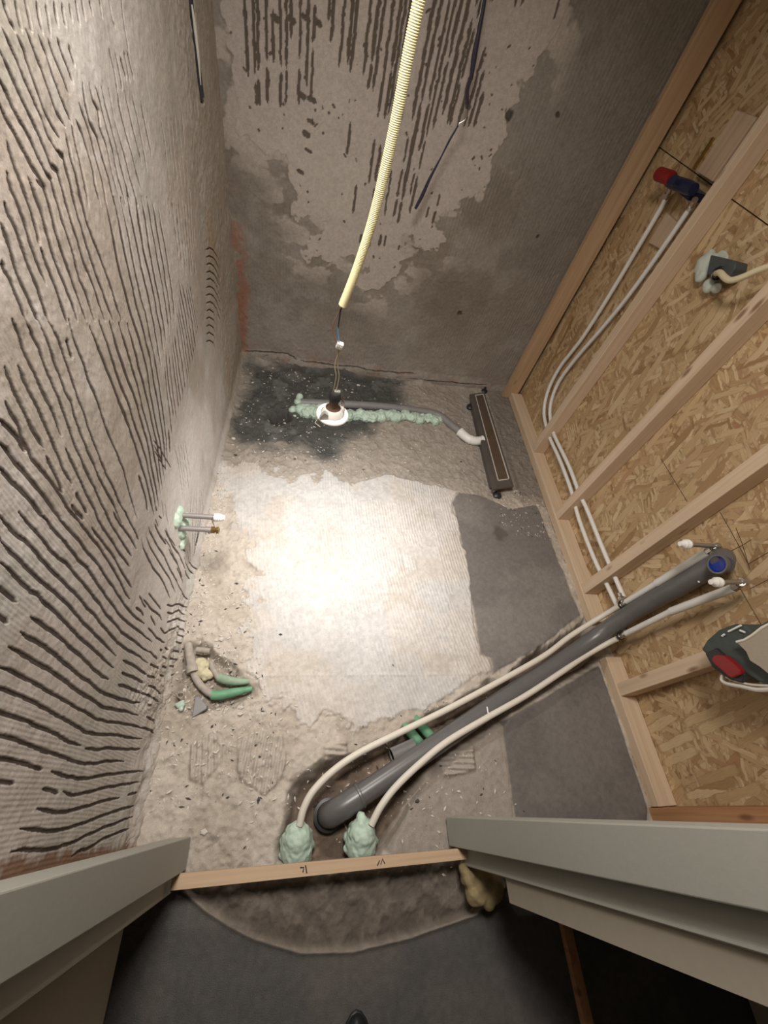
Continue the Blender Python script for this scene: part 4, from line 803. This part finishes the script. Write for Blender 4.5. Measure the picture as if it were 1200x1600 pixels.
so_ = MB().lathe([(.050, .0125), (.052, .0160), (.060, .0165), (.068, .0150), (.073, .0110), (.074, 0)], (lx, ly, lz), ax_, 24).build('socket', 'black', t)
MB().box((lx - .003, ly - .006, lz + .070), (lx + .012, ly + .004, lz + .078)).build('terminal', 'reflector', so_, False)
MB().tube([(lx - .032, ly - .012, lz + .004), (lx - .044, ly - .032, lz - .008), (lx - .030, ly - .042, lz - .010)], .0012, 6).build('spring_clip', 'chrome', t)
MB().tube([(lx + .020, ly + .012, lz + .014), (lx + .024, ly + .016, lz + .045), (lx + .016, ly + .012, lz + .052), (lx + .026, ly + .010, lz + .036), (lx + .030, ly + .004, lz + .012)], .0014, 6).build('spring_clip', 'chrome', t)
MB().prism([(lx - .034, lz + .006), (lx - .014, lz + .006), (lx - .012, lz + .020), (lx - .022, lz + .026), (lx - .030, lz + .016)], ly - .030, ly - .018, 1).build('insulation_scrap', 'reflector', t, False)
def yl(u, v): return tuple(pl(u, v, 1, ly))
wg = np.array(yl(531, 539))
MB().tube([(lx + .002, ly, lz + .074), (lx + .004, ly, lz + .12), tuple(wg + [.0, 0, -.05]), tuple(wg + [-.003, 0, -.004])], .0014, 8, sub=4).tube([(lx - .006, ly, lz + .070), (lx - .003, ly - .003, lz + .12), tuple(wg + [-.006, -.002, -.05]), tuple(wg + [.003, 0, -.004])], .0014, 8, sub=4).build('cable', 'clearwire', t)
t = thing('wire_connector', tuple(wg), 'white wire connector hanging between the conduit wires and the lamp cable', 'connector')
b = MB(); b.box((-.0075, -.0055, -.008), (.0075, .0055, .006)); b.box((-.007, -.0065, -.003), (-.0006, -.005, .005)); b.box((.0006, -.0065, -.003), (.007, -.005, .005))
Rt = Matrix.Rotation(math.radians(14), 3, 'Y'); b.V = [tuple(Rt @ Vector(v) + Vector(wg)) for v in b.V]; b.build('housing', 'white', t, False, bevel=.0012)
t = thing('corrugated_conduit', yl(655, 0), 'bright yellow corrugated conduit hanging from the ceiling with loose wires at its end', 'conduit')
cp = [np.array(p) for p in (yl(535, 478), yl(557, 422), yl(582, 345), yl(604, 255), yl(622, 170), yl(638, 85), yl(655, 0))]
d = (cp[-1] - cp[-2]); cp += [cp[-1] + d * 1.2, cp[-1] + d * 2.6 + [.0, 0, .05], np.array([.30, ly, ZC])]
cu = resample(np.array(MB().tube(cp, .001, 3, False, sub=8).V)[::3], 1900)
MB().tube(cu, [.0088 if (i // 2) % 2 else .0082 for i in range(len(cu))], 14).build('sleeve', 'yellow', t)
e = cp[0]; e2 = wg + [0, 0, .006]
MB().tube([e, yl(532, 486), yl(530, 500), yl(528, 514), tuple(np.array(yl(528, 524)))], .0016, 8, sub=4).build('black_wire', 'blackwire', t)
MB().tube([yl(528, 511), yl(528, 522), yl(529, 530), tuple(e2 + [-.002, 0, -.003])], .0017, 8, sub=3).build('blue_wire', 'bluewire', t)
MB().tube([e, yl(528, 490), yl(522, 504), yl(520, 514), yl(522, 524), tuple(e2 + [-.006, 0, -.003])], .0012, 8, sub=4).build('brown_wire', 'brownwire', t)
# ---- dark cord hanging before the back wall, cable in the slot of the left wall
def bw(u, v, y=2.10): return tuple(pl(u, v, 1, y))
t = thing('frayed_cord', bw(728, 184), 'thin black frayed cord with a bare silver kink hanging before the back wall', 'cord')
MB().tube([bw(770, -90), bw(757, 0), bw(748, 50), bw(741, 90), bw(736, 125)], [.007, .007, .0085, .010, .006], 8, sub=3).tube([bw(735, 125), bw(731, 140), bw(730, 160), bw(729, 170)], [.006, .005, .007, .004], 8, sub=2).tube([bw(716, 196), bw(702, 220), bw(690, 244), bw(672, 278), bw(660, 305), bw(649, 326)], [.003, .004, .003, .006, .008, .006], 8, sub=3).build('sheath', 'blackwire', t)
MB().tube([bw(729, 166), bw(728, 184), bw(724, 189), bw(717, 193)], .003, 8, sub=3).build('core_and_highlight', 'chrome', t)['label'] = 'silver stripe modelled as a highlight'
MB().tube([bw(754, -60), bw(754, 0), bw(746, 40), bw(740, 80)], .0022, 6, sub=2).build('core_and_highlight', 'chrome', t)['label'] = 'silver stripe modelled as a highlight'  # silver stripe laid along the upper cord as its highlight
o = MB().tube([(XL - .004, 1.895, 1.185), (XL - .006, 1.890, 1.30), (XL - .006, 1.896, 1.45), (XL - .004, 1.894, 1.72)], .010, 10, sub=3).build('wall_cable', 'darkcable'); tag(o, 'dark cable lying in the vertical slot high on the left wall', 'cable')
o = MB().tube([(XL + .001, 1.884, 1.215), (XL + .004, 1.878, 1.27), (XL + .004, 1.876, 1.33), (XL + .003, 1.874, 1.38)], [.0015, .0035, .0045, .0025], 8, sub=3).build('cable_highlight', 'crumb'); tag(o, 'pale streak modelled as the highlight on the dark cable in the left wall slot', 'modelled highlight')  # solid pale streak standing in for the highlight on the cable

# ================================================================== HOUSING with red panel at the right edge
t = thing('plastic_housing', R_(1150, 1020, 1.27), 'dark green-grey plastic housing with a red panel sticking out of the board wall', 'housing')
def pris(pts, x0, x1): return MB().prism([(p[1], p[2]) for p in (R_(u, v, x0) for u, v in pts)], x0, x1, 0)
pris([(1095, 1015), (1104, 1000), (1122, 984), (1146, 975), (1162, 976), (1172, 984), (1215, 960), (1230, 1075), (1190, 1068), (1160, 1050), (1120, 1038)], 1.20, 1.30).build('shell', 'toolgrey', t, False, bevel=.006); sh_ = t.children[0] if t.children else [o_ for o_ in COL.objects if o_.name.startswith('shell')][-1]
pris([(1101, 1021), (1118, 1012), (1165, 1054), (1160, 1068), (1140, 1062), (1112, 1042)], 1.192, 1.25).build('lower_lip', 'black', t, False, bevel=.004)
q = [R_(u, v, 1.185) for u, v in ((1113, 1030), (1117, 1024), (1125, 1023), (1134, 1025), (1142, 1031), (1152, 1040), (1159, 1048), (1158, 1054), (1147, 1059), (1141, 1058), (1128, 1046), (1117, 1037))]
MB().prism([(p[1], p[2]) for p in q], 1.180, 1.20, 0).build('panel', 'redcap', sh_, False, bevel=.003)['label'] = 'red panel'
for u0, v0, u1, v1 in ((1138, 987, 1158, 977), (1128, 994, 1132, 991), (1156, 985, 1164, 988)):
    MB().tube([R_(u0, v0, 1.196), R_(u1, v1, 1.196)], .0028, 6).build('slot_mark', 'white', sh_)
o = MB().prism([(p[1], p[2]) for p in (R_(u, v, 1.172) for u, v in ((1151, 1003), (1163, 1000), (1176, 992), (1190, 981), (1202, 975), (1240, 960), (1250, 1065), (1200, 1052), (1188, 1042), (1172, 1032), (1166, 1018), (1158, 1010)))], 1.172, 1.178, 0)
t = thing('cardboard_piece', R_(1190, 1010, 1.175), 'torn beige cardboard piece lying against the dark grey housing', 'cardboard'); st_ = o.build('sheet', 'card', t, False)
MB().tube([R_(u, v, 1.171) for u, v in ((1151, 1003), (1163, 1000), (1176, 992), (1190, 981), (1202, 975), (1240, 960))], .0035, 6).build('torn_edge', 'torn', st_)['label'] = 'white torn edge'
m = MB().tube([R_(u, v, 1.20) for u, v in ((1129, 1054), (1127, 1062), (1135, 1068), (1160, 1073), (1185, 1078), (1215, 1076))], [.003, .004, .005, .005, .006, .006], 8, sub=3).tube([R_(u, v, 1.20) for u, v in ((1134, 1058), (1150, 1064), (1175, 1070), (1215, 1072))], .003, 8, sub=3)
tag(m.build('plastic_film', 'film'), 'crumpled clear plastic edge hanging under the dark grey housing', 'plastic film')

# ================================================================== DOORWAY: frame, lath, hall
JR, JL = .517, -.244
def frame_side(name, sgn, x, mname):
    P0 = [(x, -.046), (x, -.119), (x + sgn * .030, -.119), (x + sgn * .030, -.158), (x + sgn * .026, -.162), (x + sgn * .032, -.166), (x + sgn * .060, -.166), (x + sgn * .060, -.046)]
    if sgn < 0: P0 = P0[::-1]
    return MB().prism(P0, .028, 2.12, 2).build(name, mname, None, False, bevel=.0022)
o = frame_side('trim_1', -1, JL, 'jamb'); tag(o, kind='structure'); o = frame_side('trim_2', 1, JR, 'jamb'); tag(o, kind='structure')
o = MB().box((JL - .06, -.166, 2.06), (JR + .06, -.046, 2.12)).build('trim_3', 'jamb', None, False); tag(o, kind='structure')
o = MB().box((-1.3, -.34, .10), (-.352, -.166, ZC)).box((-1.3, -2.2, .10), (-.352, -.34, ZC)).build('wall_hall_left', 'hallwall', None, False); tag(o, kind='structure')
o = MB().box((JR + .036, -.212, .33), (JR + .14, -.166, ZC)).build('wall_hall_right', 'hallwall', None, False); tag(o, kind='structure')
o = MB().box((JR + .060, -.162, .12), (1.28, -.120, ZC)).box((XL - .10, -.162, .06), (JL - .060, -.120, ZC)).build('wall_front', 'hallwall', None, False); tag(o, kind='structure')
o = MB().box((1.40, -2.2, 0), (1.44, -.16, ZC)).build('wall_hall_far', 'hallwall', None, False); tag(o, kind='structure')
o = MB().box((-1.3, -2.25, 0), (1.44, -2.2, ZC)).build('wall_hall_back', 'hallwall', None, False); tag(o, kind='structure')
t = thing('wooden_lath', (.15, -.13, .09), 'thin pine lath tacked across the doorway between the frame feet, marker signs on top', 'lath')
yA, yB = -.113, -.149
L0 = fl(270, 1378, .095).x; b = MB(); zt = .098
V = []
for x, y0_, y1_ in ((-.262, -.150, -.118), (.548, -.145, -.116)):
    pass
b.add([(-.262, -.1185, .085), (.548, -.1215, .085), (.548, -.147, .085), (-.262, -.151, .085), (-.262, -.1185, zt), (.548, -.1215, zt), (.548, -.147, zt), (-.262, -.151, zt)], [(0, 1, 2, 3), (7, 6, 5, 4), (4, 5, 1, 0), (5, 6, 2, 1), (6, 7, 3, 2), (7, 4, 0, 3)])
b.build('strip', 'pineX', t, False)
def ink(pts, r=.0016): return MB().tube([fl(440 + a / 6.667, 1270 + c / 6.667, zt + .0004) for a, c in nums(pts)], r, 6)
m = ink('192,572 232,570 222,620'); q = ink('250,546 256,590 262,630'); m.add(q.V, q.F); m.build('marker_sign', 'ink', t)['label'] = 'black marker sign like a seven and a bar'
ink('998,552 1022,495 1032,540 1052,480 1074,528').build('marker_sign', 'ink', t)['label'] = 'black marker sign like an M'
foam('foam_lump', [(tuple(fl(u, v, .06)), r) for u, v, r in ((735, 1372, .030), (752, 1376, .038), (770, 1388, .034), (745, 1395, .034), (760, 1402, .028), (728, 1360, .022))], 'foamd', 'yellow brown lump of mounting foam under the right door frame', disp=.012, dsz=.03)
a, b2 = fl(878, 1440, .1), fl(920, 1620, .1)
tag(MB().box((a.x - .0, b2.y - .3, .078), (a.x + .028, a.y + .06, .10)).build('batten', 'redwood', None, False, bevel=.002), 'reddish wood batten lying in the dark space right of the doorway', 'batten')
t = thing('shoe', tuple(fl(560, 1640, 0)), 'tip of a black shoe on the hall floor at the bottom edge', 'shoe')
sc = fl(560, 1662, .03); SV = MB(); SV.sphere((sc.x, sc.y - .02, .018), .045, (.95, 2.2, .8), 20); SV.build('upper', 'shoe', t)
MB().sphere((sc.x, sc.y - .02, .004), .046, (.98, 2.2, .28), 20).build('sole', 'black', t)

# ================================================================== DEBRIS
pads = polyF('350,735 380,724 520,741 716,768 738,950 767,1048 660,1108 520,1122 420,1090')
def inside(P, x, y): return sdf(np.array([[x]]), np.array([[y]]), P)[0, 0] < 0
bz = [(-.39, -.02, .02, .75, 700), (-.39, .6, -.2, 1.45, 420), (-.37, .35, 1.35, 2.15, 420), (.35, 1.25, 1.25, 2.15, 160), (-.1, .8, -.1, .5, 260), (1.0, 1.29, 1.05, 1.35, 160), (-.36, -.18, .28, .5, 260), (-.41, -.33, .55, 1.35, 300)]
for nm, mm, part, lb in (('plaster_crumbs', 'crumb', 1, None), ('dark_grit', 'crumbd', .16, None)):
    B = MB()
    for xa_, xb_, ya_, yb_, n in bz:
        for _ in range(int(n * part)):
            x = random.uniform(xa_, xb_); y = random.uniform(ya_, yb_)
            if inside(pads, x, y) and random.random() < .9: continue
            r = random.choice((.0012, .0016, .0022, .003, .0042)) * random.uniform(.8, 1.2); z = fh(x, y) + r * .4
            an = [random.uniform(0, 6.28) for _ in range(3)]; k = random.uniform(.7, 1); k2 = random.uniform(.6, .9)
            Vv = [Vector((r * (2 if i == 0 else k) * s, 0, 0)) if i == 0 else (Vector((0, r * k * s, 0)) if i == 1 else Vector((0, 0, r * k2 * s))) for i in range(3) for s in (1, -1)]
            E_ = Matrix.Rotation(an[0], 3, 'Z') @ Matrix.Rotation(an[1] * .15, 3, 'X')
            B.add([E_ @ v * (.8 + random.random() * .4) + Vector((x, y, z)) for v in Vv], [(0, 2, 4), (2, 1, 4), (1, 3, 4), (3, 0, 4), (2, 0, 5), (1, 2, 5), (3, 1, 5), (0, 3, 5)])
    o = B.build(nm, mm, None, False); tag(o, {'plaster_crumbs': 'pale plaster crumbs scattered over the broken floor', 'dark_grit': 'dark grit scattered over the broken floor'}[nm], 'rubble', None, 'stuff')
chunks = [((365, 685), .009, 'crumb', 'pale rubble chunk at the foot of the left wall beside the black stain'), ((560, 602), .010, 'crumb', 'pale rubble chunk at the foot of the back wall behind the sunken pipe'),
          ((445, 652), .006, 'crumb', 'tiny pale chunk at the rim of the dark hole in the back corner'), ((395, 598), .007, 'crumb', 'small pale chunk on the black stain in the far left corner'),
          ((335, 775), .010, 'crumb', 'pale rubble chunk by the left wall beyond the ribbed white plug'), ((344, 798), .008, 'crumb', 'small pale chunk beside the ribbed white plug of the wall stub'),
          ((372, 818), .006, 'crumb', 'tiny pale chunk on the dusty bed right of the brass end'), ((651, 1252), .007, 'crumbd', 'small dark chip on the screed right of the cream pipes'),
          ((720, 722), .006, 'crumbd', 'tiny dark chip on the floor left of the shower drain'), ((368, 712), .007, 'crumbd', 'small dark chip by the left wall near the edge of the stain'),
          ((346, 1000), .008, 'crumb', 'pale splinter of rubble above the pit with green sleeves'), ((375, 1116), .008, 'crumb', 'pale rubble chunk below the bright green sleeve'),
          ((318, 1300), .009, 'crumb', 'pale rubble chunk just behind the left door frame foot'), ((840, 790), .009, 'crumb', 'pale rubble chunk between shower drain foot and floor plate')]
for (u, v), r, mm, lb in chunks:
    p = fl(u, v, 0); x, y = p.x, p.y; z = fh(x, y) + r * .35
    B = MB().sphere((0, 0, 0), r, (1.3, .9, .7), 5); B.V = [tuple(Vector(q) * random.uniform(.8, 1.2) + Vector((x, y, z))) for q in B.V]
    tag(B.build('rubble_chunk', mm, None, False), lb, 'rubble chunk')

# ------------------------------------------------------------------ put every single-mesh thing's origin at its base
for o in list(COL.objects):
    if o.type == 'MESH' and o.parent is None and not o.get('kind') == 'structure':
        n = len(o.data.vertices); co = np.empty(n * 3, np.float32); o.data.vertices.foreach_get('co', co); co = co.reshape(-1, 3)
        c = (co.min(0) + co.max(0)) / 2; c[2] = co[:, 2].min(); co -= c; o.data.vertices.foreach_set('co', co.reshape(-1)); o.location = c; o.data.update()
